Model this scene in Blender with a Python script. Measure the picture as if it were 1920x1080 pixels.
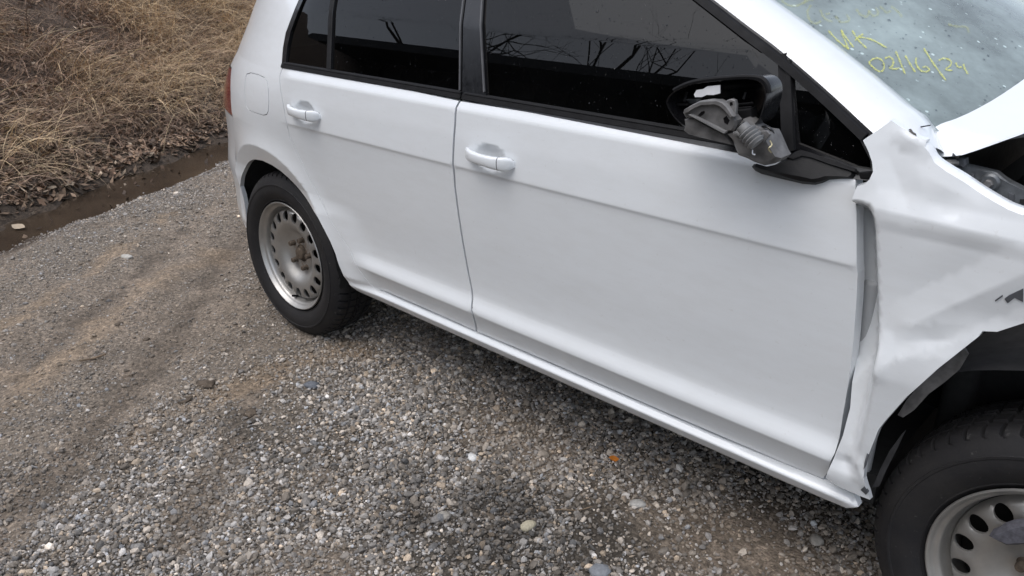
import bpy, math, random
import numpy as np
from mathutils import Vector, Matrix
from mathutils.geometry import delaunay_2d_cdt
from mathutils.bvhtree import BVHTree
R_ = math.radians
rng = np.random.default_rng(7); random.seed(7)
scene = bpy.context.scene
C = scene.collection
for o in list(bpy.data.objects): bpy.data.objects.remove(o)

# ------------------------------------------------------------------ camera
CAM_P = np.array([2.50308587, -2.27012231, 1.39850489]); CAM_E = (1.15197677, 0.01555415, 0.75536047); CAM_F = 1498.94
cd = bpy.data.cameras.new('camera'); cam = bpy.data.objects.new('camera', cd); C.objects.link(cam)
cam.location = CAM_P; cam.rotation_euler = CAM_E
cd.sensor_width = 36; cd.lens = CAM_F/1920*36; cd.clip_start = .02; cd.clip_end = 600
scene.camera = cam

# ------------------------------------------------------------------ sky, sun, exposure (overcast)
SUN_EL, SUN_AZ = 63, 192
w = bpy.data.worlds.new('World'); scene.world = w; w.use_nodes = True
nt = w.node_tree; nt.nodes.clear()
sky = nt.nodes.new('ShaderNodeTexSky'); sky.sky_type = 'NISHITA'; sky.sun_disc = False
sky.sun_elevation = R_(SUN_EL); sky.sun_rotation = R_(SUN_AZ); sky.air_density = 1.0; sky.dust_density = 2.5; sky.ozone_density = 1.0
hs = nt.nodes.new('ShaderNodeHueSaturation'); hs.inputs['Saturation'].default_value = .48
bgn = nt.nodes.new('ShaderNodeBackground'); bgn.inputs["Strength"].default_value = .15
wo = nt.nodes.new('ShaderNodeOutputWorld')
nt.links.new(sky.outputs[0], hs.inputs['Color']); nt.links.new(hs.outputs[0], bgn.inputs[0]); nt.links.new(bgn.outputs[0], wo.inputs[0])
sl = bpy.data.lights.new('sun', 'SUN'); sl.energy = .5; sl.angle = R_(70); sl.color = (1, .985, .965)
so = bpy.data.objects.new('sun', sl); C.objects.link(so)
el, az = R_(SUN_EL), R_(SUN_AZ)
sdir = Vector((math.sin(az)*math.cos(el), math.cos(az)*math.cos(el), math.sin(el)))
so.rotation_euler = sdir.to_track_quat('Z', 'Y').to_euler()
scene.view_settings.view_transform = 'Standard'; scene.view_settings.look = 'None'; scene.view_settings.gamma = 1
scene.view_settings.use_curve_mapping = False; scene.view_settings.exposure = .87
scene.cycles.max_bounces = 8; scene.cycles.transparent_max_bounces = 12; scene.cycles.caustics_reflective = False; scene.cycles.caustics_refractive = False

# ------------------------------------------------------------------ ray helpers: where a line of sight of the photograph meets a surface
CAM_R = np.array(cam.rotation_euler.to_matrix())
def ray(u, v):
    return CAM_P, CAM_R @ np.array([(u-960)/CAM_F, -(v-540)/CAM_F, -1.0])
def at(u, v, Y):
    o, d = ray(u, v); t = (Y-o[1])/d[1]; return o+t*d
def onz(u, v, Z=0.0):
    o, d = ray(u, v); t = (Z-o[2])/d[2]; return o+t*d
def PX(u, v, H):
    """(x, z) where the line of sight meets the body side surface y = -H(x, z)"""
    o, d = ray(u, v); t = np.linspace(.8, 5.5, 1200)
    P = o[None]+t[:, None]*d[None]
    f = P[:, 1]+H(P[:, 0], P[:, 2])
    k = np.nonzero((f[:-1] < 0) & (f[1:] >= 0))[0]
    if len(k) == 0:
        i = np.argmax(f); return (P[i, 0], P[i, 2])
    a, b = t[k[0]], t[k[0]+1]
    for _ in range(30):
        m = (a+b)/2; Q = o+m*d
        if Q[1]+float(H(Q[0], Q[2])) < 0: a = m
        else: b = m
    Q = o+a*d
    return (Q[0], Q[2])
def PXS(pts, H): return [PX(u, v, H) for u, v in pts]

# ------------------------------------------------------------------ material helpers
class NT:
    def __init__(s, name):
        s.m = bpy.data.materials.new(name); s.m.use_nodes = True; s.t = s.m.node_tree; s.t.nodes.clear()
        s.out = s.n('ShaderNodeOutputMaterial')
    def n(s, typ, **kw):
        nd = s.t.nodes.new(typ)
        for k, v in kw.items():
            if k.startswith('i_'):
                nd.inputs[k[2:].replace('_', ' ')].default_value = v
            else: setattr(nd, k, v)
        return nd
    def l(s, a, b): s.t.links.new(a, b)
    def noise(s, scale, detail=4, rough=.55, vec=None, dist=0):
        nd = s.n('ShaderNodeTexNoise'); nd.inputs['Scale'].default_value = scale; nd.inputs['Detail'].default_value = detail
        nd.inputs['Roughness'].default_value = rough; nd.inputs['Distortion'].default_value = dist
        s.l(vec if vec is not None else s.co(), nd.inputs['Vector']); return nd.outputs['Fac']
    def co(s):
        if not hasattr(s, '_co'): s._co = s.n('ShaderNodeTexCoord').outputs['Object']
        return s._co
    def geo(s):
        if not hasattr(s, '_ge'): s._ge = s.n('ShaderNodeNewGeometry').outputs['Position']
        return s._ge
    def ramp(s, fac, stops, interp='LINEAR'):
        r = s.n('ShaderNodeValToRGB'); cr = r.color_ramp; cr.interpolation = interp
        while len(cr.elements) > 1: cr.elements.remove(cr.elements[-1])
        for i, (p, c) in enumerate(stops):
            e = cr.elements[0] if i == 0 else cr.elements.new(p)
            e.position = p; c = c if hasattr(c, '__len__') else (c, c, c); e.color = (*c[:3], 1)
        s.l(fac, r.inputs[0]); return r.outputs[0]
    def mix(s, fac, a, b, typ='MIX'):
        m = s.n('ShaderNodeMix', data_type='RGBA', blend_type=typ)
        for sock, v in ((m.inputs[0], fac), (m.inputs[6], a), (m.inputs[7], b)):
            if isinstance(v, bpy.types.NodeSocket): s.l(v, sock)
            elif hasattr(v, '__len__'): sock.default_value = (*v[:3], 1)
            else: sock.default_value = v if sock.type == 'VALUE' else (v, v, v, 1)
        return m.outputs[2]
    def math(s, op, a, b=None, c=None, clamp=False):
        m = s.n('ShaderNodeMath', operation=op, use_clamp=clamp)
        for i, v in enumerate((a, b, c)):
            if v is None: continue
            if isinstance(v, bpy.types.NodeSocket): s.l(v, m.inputs[i])
            else: m.inputs[i].default_value = v
        return m.outputs[0]
    def bump(s, h, strength=.3, dist=.01, nrm=None):
        b = s.n('ShaderNodeBump'); b.inputs['Strength'].default_value = strength; b.inputs['Distance'].default_value = dist
        s.l(h, b.inputs['Height'])
        if nrm is not None: s.l(nrm, b.inputs['Normal'])
        return b.outputs[0]
    def pbr(s, col, rough=.5, metal=0, coat=0, coatr=.05, spec=.5, nrm=None):
        p = s.n('ShaderNodeBsdfPrincipled')
        def put(k, v):
            if isinstance(v, bpy.types.NodeSocket): s.l(v, p.inputs[k])
            elif hasattr(v, '__len__'): p.inputs[k].default_value = (*v[:3], 1)
            else: p.inputs[k].default_value = v
        put('Base Color', col); put('Roughness', rough); put('Metallic', metal); put('Coat Weight', coat); put('Coat Roughness', coatr); put('Specular IOR Level', spec)
        if nrm is not None: s.l(nrm, p.inputs['Normal'])
        s.l(p.outputs[0], s.out.inputs[0]); s.p = p
        return s
MATS = {}
def simple(name, col, rough=.5, metal=0, coat=0, spec=.5, var=.25, scale=30, bump=0, bscale=200):
    n = NT(name)
    f = n.noise(scale)
    c = n.mix(n.ramp(f, [(.3, 0), (.7, 1)]), [k*(1-var) for k in col], [min(1, k*(1+var)) for k in col])
    r = n.math('ADD', n.math('MULTIPLY', n.noise(scale*2.3, 3), .25), rough-.12, clamp=True)
    nr = n.bump(n.noise(bscale, 3), bump, .002) if bump else None
    n.pbr(c, r, metal, coat, .05, spec, nr); MATS[name] = n.m; return n.m
def paint():
    n = NT('white_paint')
    big = n.noise(1.7, 3); fine = n.noise(420, 2)
    mp = n.n('ShaderNodeMapping'); mp.inputs['Scale'].default_value = (4, 4, 14); n.l(n.co(), mp.inputs['Vector'])
    st = n.ramp(n.noise(3.0, 6, .65, mp.outputs[0]), [(.38, 0), (.75, 1)])
    film = n.math('MULTIPLY', .22, st)
    c = n.mix(n.math('MULTIPLY', film, .55), (.72, .748, .772), (.46, .45, .42))
    sp = n.ramp(n.noise(95, 2, .5), [(.69, 0), (.75, 1)])
    c = n.mix(n.math('MULTIPLY', sp, .14), c, (.42, .40, .37))
    rgh = n.math('ADD', .28, n.math('MULTIPLY', film, .5))
    cr = n.math('ADD', .035, n.math('MULTIPLY', film, .35))
    drop = n.n('ShaderNodeTexVoronoi'); drop.inputs['Scale'].default_value = 130; n.l(n.co(), drop.inputs['Vector'])
    dh = n.ramp(drop.outputs['Distance'], [(0, 1), (.16, 0)])
    dm = n.math('MULTIPLY', dh, n.ramp(n.noise(40, 2), [(.58, 0), (.66, 1)]))
    n.pbr(c, rgh, 0, .75, cr, .45, n.bump(n.math('ADD', n.math('MULTIPLY', fine, .05), dm), .10, .0008)); MATS['paint'] = n.m
paint()
def glassy(name, tint, refl=1.0, rough=0.0, dirt=.03, dcol=(.35, .36, .36), speck=60):
    n = NT(name)
    fr = n.n('ShaderNodeFresnel'); fr.inputs['IOR'].default_value = 1.5
    tr = n.n('ShaderNodeBsdfTransparent'); tr.inputs[0].default_value = (*tint, 1)
    gl = n.n('ShaderNodeBsdfGlossy'); gl.inputs['Roughness'].default_value = rough; gl.inputs['Color'].default_value = (refl, refl, refl, 1)
    mx = n.n('ShaderNodeMixShader'); n.l(fr.outputs[0], mx.inputs[0]); n.l(tr.outputs[0], mx.inputs[1]); n.l(gl.outputs[0], mx.inputs[2])
    df = n.n('ShaderNodeBsdfDiffuse'); df.inputs[0].default_value = (*dcol, 1)
    v = n.n('ShaderNodeTexVoronoi'); v.inputs['Scale'].default_value = speck; n.l(n.co(), v.inputs['Vector'])
    sp = n.math('MULTIPLY', n.ramp(v.outputs['Distance'], [(0, 1), (.10, 1), (.16, 0)]), n.ramp(n.noise(23, 3), [(.45, 0), (.62, .5)]))
    d = n.math('ADD', n.math('MULTIPLY', n.ramp(n.noise(2.6, 6, .65), [(.35, .2), (.8, 1)]), dirt), n.math('MULTIPLY', sp, dirt*3.0), clamp=True)
    m2 = n.n('ShaderNodeMixShader'); n.l(d, m2.inputs[0]); n.l(mx.outputs[0], m2.inputs[1]); n.l(df.outputs[0], m2.inputs[2])
    n.l(m2.outputs[0], n.out.inputs[0]); MATS[name] = n.m
glassy('side_glass', (.045, .053, .056), .62, dirt=.010, dcol=(.2, .21, .22))
glassy('privacy_glass', (.035, .040, .042), .62, dirt=.008, dcol=(.2, .21, .22))
glassy('screen_glass', (.62, .70, .69), dirt=.88, dcol=(.45, .54, .545), speck=38)
simple('black_plastic', (.009, .009, .010), .5, var=.2, bump=.15, spec=.3)
simple('gloss_black', (.005, .005, .006), .22, var=.2)
simple('seal_rubber', (.0095, .0095, .0105), .6, var=.3, spec=.18)
simple('grey_seal', (.07, .07, .074), .45, var=.2)
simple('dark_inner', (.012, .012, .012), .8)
simple('inner_white', (.40, .415, .43), .5, var=.12, scale=8)
simple('liner', (.016, .016, .017), .85, var=.4, bump=.4, bscale=60)
simple('underbody', (.02, .02, .02), .9)
simple('red_lens', (.20, .010, .014), .12, coat=1, var=.15)
simple('cloth', (.03, .03, .033), .9, bump=.3)
simple('cast_grey', (.13, .127, .126), .5, metal=.15, var=.42, scale=38, bump=.2)
simple('boot_grey', (.17, .17, .17), .6, var=.2)
simple('bare_steel', (.17, .18, .19), .42, metal=.55, var=.35, scale=40, bump=.2)
simple('primer_grey', (.085, .09, .10), .6, var=.3, scale=30)
simple('sticker_white', (.75, .76, .78), .4, var=.08)
simple('copper_wire', (.45, .40, .25), .35, metal=.8)
simple('drum_shade_black', (.006, .006, .006), .6, metal=.4, var=.5, scale=60)  # near-black drum colour, painted-in shade behind the wheel holes
simple('rusty_bolt', (.085, .064, .046), .75, var=.5, scale=120, bump=.4)
simple('yellow_chalk', (.72, .72, .22), .8, var=.1)
simple('dark_tear', (.022, .022, .024), .7, var=.4, scale=30)
# ------------------------------------------------------------------ mesh helpers
def link(name, me, mat=None, parent=None):
    o = bpy.data.objects.new(name, me); C.objects.link(o)
    if mat is not None:
        me.materials.append(MATS[mat] if isinstance(mat, str) else mat)
    if parent is not None: o.parent = parent
    return o
def mesh_np(name, V, F, smooth=True, normals=None):
    me = bpy.data.meshes.new(name); V = np.asarray(V, np.float32)
    me.from_pydata(V.tolist(), [], [tuple(int(i) for i in f) for f in F]); me.update()
    me.polygons.foreach_set('use_smooth', np.full(len(me.polygons), smooth))
    if normals is not None: me.normals_split_custom_set_from_vertices([tuple(n) for n in normals])
    return me
def tris_np(name, V, T, smooth=False, colors=None, extra=None):
    """big triangle meshes, fast"""
    me = bpy.data.meshes.new(name); V = np.ascontiguousarray(V, np.float32); T = np.ascontiguousarray(T, np.int32)
    me.vertices.add(len(V)); me.vertices.foreach_set('co', V.ravel())
    me.loops.add(T.size); me.loops.foreach_set('vertex_index', T.ravel())
    me.polygons.add(len(T)); me.polygons.foreach_set('loop_start', np.arange(0, T.size, 3, dtype=np.int32))
    me.update(calc_edges=True)
    me.polygons.foreach_set('use_smooth', np.full(len(T), smooth))
    if colors is not None:
        a = me.color_attributes.new('tint', 'FLOAT_COLOR', 'POINT'); a.data.foreach_set('color', np.c_[colors, np.ones(len(V))].astype(np.float32).ravel())
    return me
def sharp(me, ang=35):
    """smooth shading that keeps edges sharper than ang"""
    me.polygons.foreach_set('use_smooth', np.full(len(me.polygons), True))
    try: me.set_sharp_from_angle(angle=R_(ang))
    except Exception: pass
    return me
def inside(poly, P):
    poly = np.asarray(poly); x, y = P[:, 0], P[:, 1]; r = np.zeros(len(P), bool)
    x0, y0 = poly[:, 0], poly[:, 1]; x1, y1 = np.roll(x0, -1), np.roll(y0, -1)
    for a, b, c, d in zip(x0, y0, x1, y1):
        if b == d: continue
        m = ((b > y) != (d > y)) & (x < (c-a)*(y-b)/(d-b)+a); r ^= m
    return r
def resample(poly, step, closed=True):
    P = [np.array(p, float) for p in poly]; out = []
    n = len(P)
    for i in range(n if closed else n-1):
        a, b = P[i], P[(i+1) % n]; k = max(1, int(math.ceil(np.linalg.norm(b-a)/step)))
        for j in range(k): out.append(a+(b-a)*j/k)
    if not closed: out.append(P[-1])
    return np.array(out)
def spline(pts, n=6):
    """Catmull-Rom through open points"""
    P = [np.array(p, float) for p in pts]; P = [2*P[0]-P[1]]+P+[2*P[-1]-P[-2]]; out = []
    for i in range(1, len(P)-2):
        for j in range(n):
            t = j/n; a, b, c, d = P[i-1:i+3]
            out.append(.5*((2*b)+(c-a)*t+(2*a-5*b+4*c-d)*t*t+(3*b-a-3*c+d)*t**3))
    out.append(P[-2]); return np.array(out)
def segdist(loop, P):
    d = np.full(len(P), 9.0); a = loop; b = np.roll(loop, -1, 0)
    for p, q in zip(a, b):
        e = q-p; t = np.clip(((P-p)@e)/max(1e-12, e@e), 0, 1); d = np.minimum(d, np.hypot(*(P-(p+t[:, None]*e)).T))
    return d
ZR = sorted(set([round(v, 4) for v in np.arange(.27, 1.5, .022)]+[.296, .300, .304, .308, .312, .320, .328, .331, .333, .3345, .336, .340, .3465, .355, .37, .385, .40, .41, .416, .421, .426, .432, .44, .45, .463, .48, .79, .80, .81, .82, .826, .831, .836, .8385, .8405, .842, .8435, .8455, .85, .86, .97, .98, .985, .99, .996, 1.003, 1.011, 1.02, 1.033]))
def cdt(loops, interior, keep, rows=0):
    V = []; E = []
    for L in loops:
        b = len(V); V += [Vector((float(p[0]), float(p[1]))) for p in L]; n = len(L); E += [(b+i, b+(i+1) % n) for i in range(n)]
    b0 = len(V); V += [Vector((float(p[0]), float(p[1]))) for p in interior]
    if rows:
        by = {}
        for i, p in enumerate(interior): by.setdefault(round(float(p[1]), 6), []).append((float(p[0]), b0+i))
        for L in by.values():
            L.sort()
            for (xa, ia), (xb, ib) in zip(L, L[1:]):
                if xb-xa < rows*1.6: E.append((ia, ib))
    vo, eo, fo, _, _, _ = delaunay_2d_cdt(V, E, [], 0, 1e-6)
    VO = np.array([[v.x, v.y] for v in vo]); F = np.array([f for f in fo if len(f) == 3])
    c = VO[F].mean(1); F = F[keep(c)]
    a = VO[F[:, 1]]-VO[F[:, 0]]; b = VO[F[:, 2]]-VO[F[:, 0]]
    fl = (a[:, 0]*b[:, 1]-a[:, 1]*b[:, 0]) < 0; F[fl] = F[fl][:, ::-1]
    return VO, F
def panel(name, outline, H, mat, parent, holes=(), step=.014, grid=.024, extra=None, flange=.016, off=0.0, zr=ZR, noflange=None, rowed=True, lines=()):
    """a sheet-metal panel on the surface y = -H(x, z), trimmed to an outline, with a turned-in edge"""
    L = [resample(outline, step)]+[resample(h, step*.6) for h in holes]
    lo, hi = L[0].min(0), L[0].max(0)
    gx = np.arange(lo[0], hi[0], grid); zz = np.array([z for z in zr if lo[1] < z < hi[1]])
    G = np.array([(x+(.5*grid if k % 2 else 0), z) for k, z in enumerate(zz) for x in gx]) if len(zz) else np.zeros((0, 2))
    G0 = None
    if extra is not None and len(extra): G = np.vstack([G, extra]) if len(G) else np.asarray(extra)
    def keep(P):
        k = inside(L[0], P)
        for h in L[1:]: k &= ~inside(h, P)
        return k
    if len(G):
        G = G[keep(G)]
        if len(G):
            d = np.min([segdist(l, G) for l in L], 0); G = G[d > .005]
    LP = []
    for (xa, za, xb, zb) in lines:
        a_, b_ = np.array([xa, za]), np.array([xb, zb]); k_ = max(2, int(np.linalg.norm(b_-a_)/.008)); nrm_ = np.array([-(b_-a_)[1], (b_-a_)[0]])/np.linalg.norm(b_-a_)
        T_ = np.linspace(0, 1, k_)[:, None]; base_ = a_+(b_-a_)*T_
        if len(G): G = G[segdist(np.vstack([base_, base_[::-1]]), G) > .0075]
        LP += [base_, base_+nrm_*.004, base_-nrm_*.004]
    if LP:
        Q_ = np.vstack(LP); Q_ = Q_[keep(Q_)]; Q_ = Q_[np.min([segdist(l, Q_) for l in L], 0) > .004]; G = np.vstack([G, Q_])
    V2, F = cdt(L, G, keep, grid if rowed else 0)
    e = 1e-3; x, z = V2[:, 0], V2[:, 1]
    h = H(x, z)+off; hx = (H(x+e, z)-H(x-e, z))/(2*e); hz = (H(x, z+e)-H(x, z-e))/(2*e)
    N = np.c_[-hx, -np.ones(len(x)), -hz]; N /= np.linalg.norm(N, axis=1)[:, None]
    V = np.c_[x, -h, z]; V = list(V); N = list(N); F = [tuple(f) for f in F]
    if flange:
        # boundary edges of the kept triangles
        cnt = {}
        for f in F:
            for i in range(3):
                a, b = f[i], f[(i+1) % 3]; cnt[(a, b)] = 1
        for (a, b) in list(cnt):
            if (b, a) in cnt: continue
            if noflange is not None and noflange((V2[a]+V2[b])/2): continue
            t = V2[b]-V2[a]; nn = np.array([t[1], 0, -t[0]]); nn /= (np.linalg.norm(nn)+1e-12)
            i = len(V); r = .0012
            va, vb = V[a], V[b]
            V += [va, vb, vb+np.array([0, flange, 0])-N[b]*0+nn*r, va+np.array([0, flange, 0])+nn*r]; N += [nn]*4
            F += [(i+3, i+2, i+1, i)][::-1] if False else [(i, i+3, i+2, i+1)]
    me = mesh_np(name, V, F, True, N)
    return link(name, me, mat, parent)
def mirror(o, parent):
    c = o.copy(); C.objects.link(c); c.parent = parent; c.scale.y = -1
    for ch in o.children:
        d = ch.copy(); C.objects.link(d); d.parent = c
    return c
def lathe(prof, n=64, a0=0, a1=2*math.pi, axis_y=True):
    """prof: (radius, depth along +y).  Ring about the y axis"""
    V = []; F = []; m = len(prof); full = abs(a1-a0-2*math.pi) < 1e-6; k = n if full else n+1
    for i in range(k):
        a = a0+(a1-a0)*i/n
        for r, d in prof: V.append((r*math.cos(a), d, r*math.sin(a)))
    for i in range(n):
        j = (i+1) % k
        for q in range(m-1): F.append((i*m+q, i*m+q+1, j*m+q+1, j*m+q))
    return V, F
def tube(path, rad, n=8, caps=True):
    P = [np.array(p, float) for p in path]; V = []; F = []
    rad = rad if hasattr(rad, '__len__') else [rad]*len(P)
    up = np.array([0.13, .2, .97])
    for i, p in enumerate(P):
        t = P[min(i+1, len(P)-1)]-P[max(i-1, 0)]; t = t/(np.linalg.norm(t)+1e-12)
        s = np.cross(t, up); s /= np.linalg.norm(s)+1e-12; q = np.cross(s, t)
        for k in range(n):
            a = 2*math.pi*k/n; V.append(p+rad[i]*(math.cos(a)*s+math.sin(a)*q))
    for i in range(len(P)-1):
        for k in range(n): F.append((i*n+k, i*n+(k+1) % n, (i+1)*n+(k+1) % n, (i+1)*n+k))
    if caps: F += [tuple(range(n))[::-1], tuple(range((len(P)-1)*n, len(P)*n))]
    return V, F
def join(*vf):
    V = []; F = []
    for v, f in vf:
        b = len(V); V += [tuple(p) for p in v]; F += [tuple(i+b for i in q) for q in f]
    return V, F
def box(c, s, bev=0.0):
    c = np.array(c, float); s = np.array(s, float)/2; b = min(bev, *(s*.98)) if bev else 0
    if not b:
        V = [c+s*np.array([i, j, k]) for i in (-1, 1) for j in (-1, 1) for k in (-1, 1)]
        return V, [(0, 1, 3, 2), (4, 6, 7, 5), (0, 4, 5, 1), (2, 3, 7, 6), (0, 2, 6, 4), (1, 5, 7, 3)]
    import bmesh
    bm = bmesh.new(); bmesh.ops.create_cube(bm, size=1); bmesh.ops.scale(bm, vec=Vector(2*s), verts=bm.verts)
    bmesh.ops.bevel(bm, geom=bm.edges[:], offset=b, segments=3, affect='EDGES', profile=.5)
    bm.verts.index_update(); V = [np.array(v.co)+c for v in bm.verts]; F = [tuple(v.index for v in f.verts) for f in bm.faces]; bm.free()
    return V, F
def prism(P, thick, bev=0.0):
    """closed 3-D polygon (roughly facing -y) given depth towards +y; front edge chamfered by bev"""
    P = np.array(P, float); n = len(P); c = P.mean(0)
    nrm = np.zeros(3)
    for i in range(n): nrm += np.cross(P[i]-c, P[(i+1) % n]-c)
    nrm /= np.linalg.norm(nrm)
    if nrm[1] > 0: P = P[::-1]; nrm = -nrm
    V = []; F = []
    inn = P+(c-P)/np.linalg.norm(P-c, axis=1)[:, None]*bev
    rings = [inn, P-nrm*bev, P-nrm*thick] if bev else [P, P-nrm*thick]
    for r in rings: V += list(r)
    m = len(rings)
    F.append(tuple(range(n)))
    for k in range(m-1):
        for i in range(n): F.append((k*n+i, (k+1)*n+i, (k+1)*n+(i+1) % n, k*n+(i+1) % n))
    F.append(tuple(range((m-1)*n, m*n))[::-1])
    return V, F
def part(name, vf, mat, parent, ang=35):
    return link(name, sharp(mesh_np(name, *vf), ang), mat, parent)
def tag(o, label=None, cat=None, group=None, kind=None):
    for k, v in (('label', label), ('category', cat), ('group', group), ('kind', kind)):
        if v: o[k] = v
    return o
def thing(name, label, cat, loc=(0, 0, 0), group=None):
    o = bpy.data.objects.new(name, None); C.objects.link(o); o.location = loc; o.empty_display_size = .1
    return tag(o, label, cat, group)
_pz=np.array([.20,.27,.300,.308,.331,.3345,.3465,.355,.385,.410,.421,.432,.463,.475,.50,.55,.634,.70,.76,.800,.826,.836,.8405,.8435,.92,.984,.990,1.011,1.033,1.184,1.266,1.36,1.45,1.52])
_ph=np.array([.78,.80,.8485,.8565,.8695,.8695,.8575,.8575,.8680,.8785,.8840,.8830,.8680,.8662,.8662,.8692,.8762,.8806,.8842,.8864,.8880,.8893,.8912,.8917,.8850,.8760,.8735,.8610,.8520,.792,.745,.692,.635,.57])
_zz=np.linspace(.2,1.52,1321); _hh=np.interp(_zz,_pz,_ph)
_k=np.exp(-.5*(np.arange(-15,16)/1.4)**2);_k/=_k.sum()
_hs=np.convolve(np.pad(_hh,15,mode='edge'),_k,'valid')
_k2=np.exp(-.5*(np.arange(-120,121)/45)**2);_k2/=_k2.sum()
_hq=np.convolve(np.pad(_hh,120,mode='edge'),_k2,'valid'); _hq=np.where(_zz<.55,_hs+(_hq-_hs)*np.clip((_zz-.45)/.1,0,1),_hq)
AR=(-.03,.332)
def plan(x,z):
    sh=np.interp(z,[.3,.4,.5,.6,.7,.8,.87,.95,1.0,1.1,1.2,1.45],[-.027,-.027,-.03,-.012,.003,.02,.057,.11,.15,.189,.216,.336])
    d=np.maximum(0,.05+sh-x); f=np.maximum(0,x-2.2)
    return -.41*d**1.9*(1+2.5*np.maximum(0,d-.62)**1.5)-.10*f**2
def hb(x,z):
    x=np.asarray(x,float);z=np.asarray(z,float)
    q=np.clip((x-.13)/.09,0,1);q=q*q*(3-2*q)
    h=np.interp(z,_zz,_hs)*q+np.interp(z,_zz,_hq)*(1-q)+plan(x,z)
    r=np.hypot(x-AR[0],z-AR[1])
    w=np.clip((z-.30)/.12,0,1)*np.where(x<0,1,1)
    # blend the door's tucked lower section out near the arch
    t=np.clip((.62-r)/.16,0,1); t=t*t*(3-2*t)
    flat=.882+plan(x,z)
    lowm=np.clip((.62-z)/.06,0,1)*np.where(z>.36,1,np.clip((z-.30)/.06,0,1))
    h=h+(flat-h)*t*lowm
    fl=np.where(r>.400,.012*np.clip((.49-r)/.09,0,1)**2,.012-.018*((.400-r)/.057))
    fl=np.maximum(fl,-.01)
    h=h+fl*np.clip((z-.31)/.1,0,1)
    return h
hb0 = hb
def bowl(x, z, cx, cz, rx, rz, d):
    q = ((x-cx)/rx)**2+((z-cz)/rz)**2
    return d*np.clip(1-q, 0, 1)**1.5
HND_F = at(917, 296, -.895); HND_R = at(574, 209, -.885)
def hdoor(x, z):
    return hb(x, z)-bowl(np.asarray(x, float), np.asarray(z, float), HND_F[0]-.003, HND_F[2]-.002, .056, .036, .022)-bowl(np.asarray(x, float), np.asarray(z, float), HND_R[0]-.003, HND_R[2]-.002, .056, .036, .022)
# ------------------------------------------------------------------ car body
car = thing('car', 'white five-door hatchback with a crumpled front wing parked on the gravel', 'car')
arch_px = [(478.9, 298.9), (492, 301), (509, 309), (525.6, 320), (542, 334.4), (558.9, 352), (575.6, 374), (595.6, 406.7), (607.8, 430), (620, 454), (629, 475.6), (636.7, 500), (644, 516.7), (655.6, 534)]
arch_f = PXS(arch_px, hb)+[(.447, .315), (.468, .302)]
arch_r = [(-.04-.343*math.sin(a), .33+.343*math.cos(a)) for a in np.linspace(R_(16), R_(96), 15)]
gap_rd = PXS([(525, 125), (524.4, 142), (526, 167), (530.4, 191), (536.3, 226.7), (543.7, 257.8), (563, 298), (592.6, 357.4), (622, 416.7), (655.6, 468.5), (670.4, 501.9), (688.9, 526), (703, 543)], hb)
gap_rd[0] = (.152, 1.012)
gap_b = PXS([(861.7, 190), (855.5, 201.7), (853.3, 233), (850, 283), (849.3, 310), (853, 350), (860, 403), (870, 466.7), (878.3, 513), (885.7, 553), (886.7, 590), (893.3, 621)], hb)
gap_f = PXS([(1604, 338), (1606, 400), (1608, 513), (1606, 560), (1600, 640), (1592, 710), (1580, 780), (1565, 850), (1552, 885), (1543, 897)], hb)
ZB = 1.011; DB = .353
dlo_r = PXS([(530, 119), (531, 89), (536, 62), (548, 30), (559, 3)], hb)          # rear edge of the side windows
dlo_r = [(dlo_r[0][0], ZB)]+dlo_r[1:]
sx, sz = dlo_r[-1]; px_, pz_ = dlo_r[-2]; m = (sx-px_)/(sz-pz_)
dlo_top = [(sx+m*.09, sz+.09), (sx+m*.16+.03, 1.375), (sx+m*.18+.10, 1.405), (1.02, 1.425)]
apx = PXS([(1340, 0), (1400, 46), (1466.7, 96.7), (1550, 168), (1633, 245)], hb)
ax, azz = apx[0]; am = (apx[0][0]-apx[2][0])/(apx[0][1]-apx[2][1])
a_top = [(ax+am*.10, azz+.10), (ax+am*(1.41-azz), 1.41)]
# tail boundary of the side panel
def slope_x(z, s):
    xs = np.linspace(.1, -.75, 600); zz = np.full(600, z); g = (hb(xs+1e-3, zz)-hb(xs-1e-3, zz))/2e-3
    r = np.hypot(xs-AR[0], zz-AR[1]); k = np.nonzero((g > s) & (r > .52))[0]; return xs[k[0]]
lampx = PXS([(434, 129), (432.5, 150), (432.5, 172), (433.5, 200), (436, 217)], hb)
seam = PXS([(437, 222), (438, 250)], hb)
LZ1, LZ0 = lampx[0][1], lampx[-1][1]
tail_b = [(slope_x(z, .62), z) for z in (1.43, 1.36, 1.28, 1.2, 1.12, 1.05, 1.0)]+list(lampx)+seam
tx = seam[-1][0]
tail_b += [(tx-.01, .66), (tx-.012, .58), (tx-.0, .5), (tx+.0, .40), (tx+.01, .30)]
def txz(z):
    P = sorted((b, a) for a, b in tail_b); return float(np.interp(z, [p[0] for p in P], [p[1] for p in P]))
body_out = list(arch_f)+[(.6, .284), (1.2, .288), (1.9, .300), (2.09, .312), (2.115, .335), (2.10, .349), (2.04, .3545), (1.8, .3445), (1.2, .3455), (.62, .3455), (.562, .349)]
body_out += [(a-.0012, b) for a, b in gap_rd[::-1]]+[(a-.002, b) for a, b in dlo_r]+[(a, b) for a, b in dlo_top[:3]]+[(.9, 1.428), (.9, 1.455), (.3, 1.452), (-.02, 1.44)]+[p for p in tail_b]
body_out += [(-.36, .297)]+arch_r[::-1]
flap_px = [(463, 139), (470, 136.5), (484, 140), (496, 145.5), (500.5, 152), (503, 165), (504, 190), (503, 208), (500, 214.5), (494, 216), (479, 211.5), (466, 206), (461.5, 199), (459.5, 185), (459, 165), (460, 148)]
flap = np.array(PXS(flap_px, hb)); fc = flap.mean(0)
nf = lambda m: (m[0] > .9 and m[1] > 1.41) or m[0] < -.2 and m[1] > .35
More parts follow.
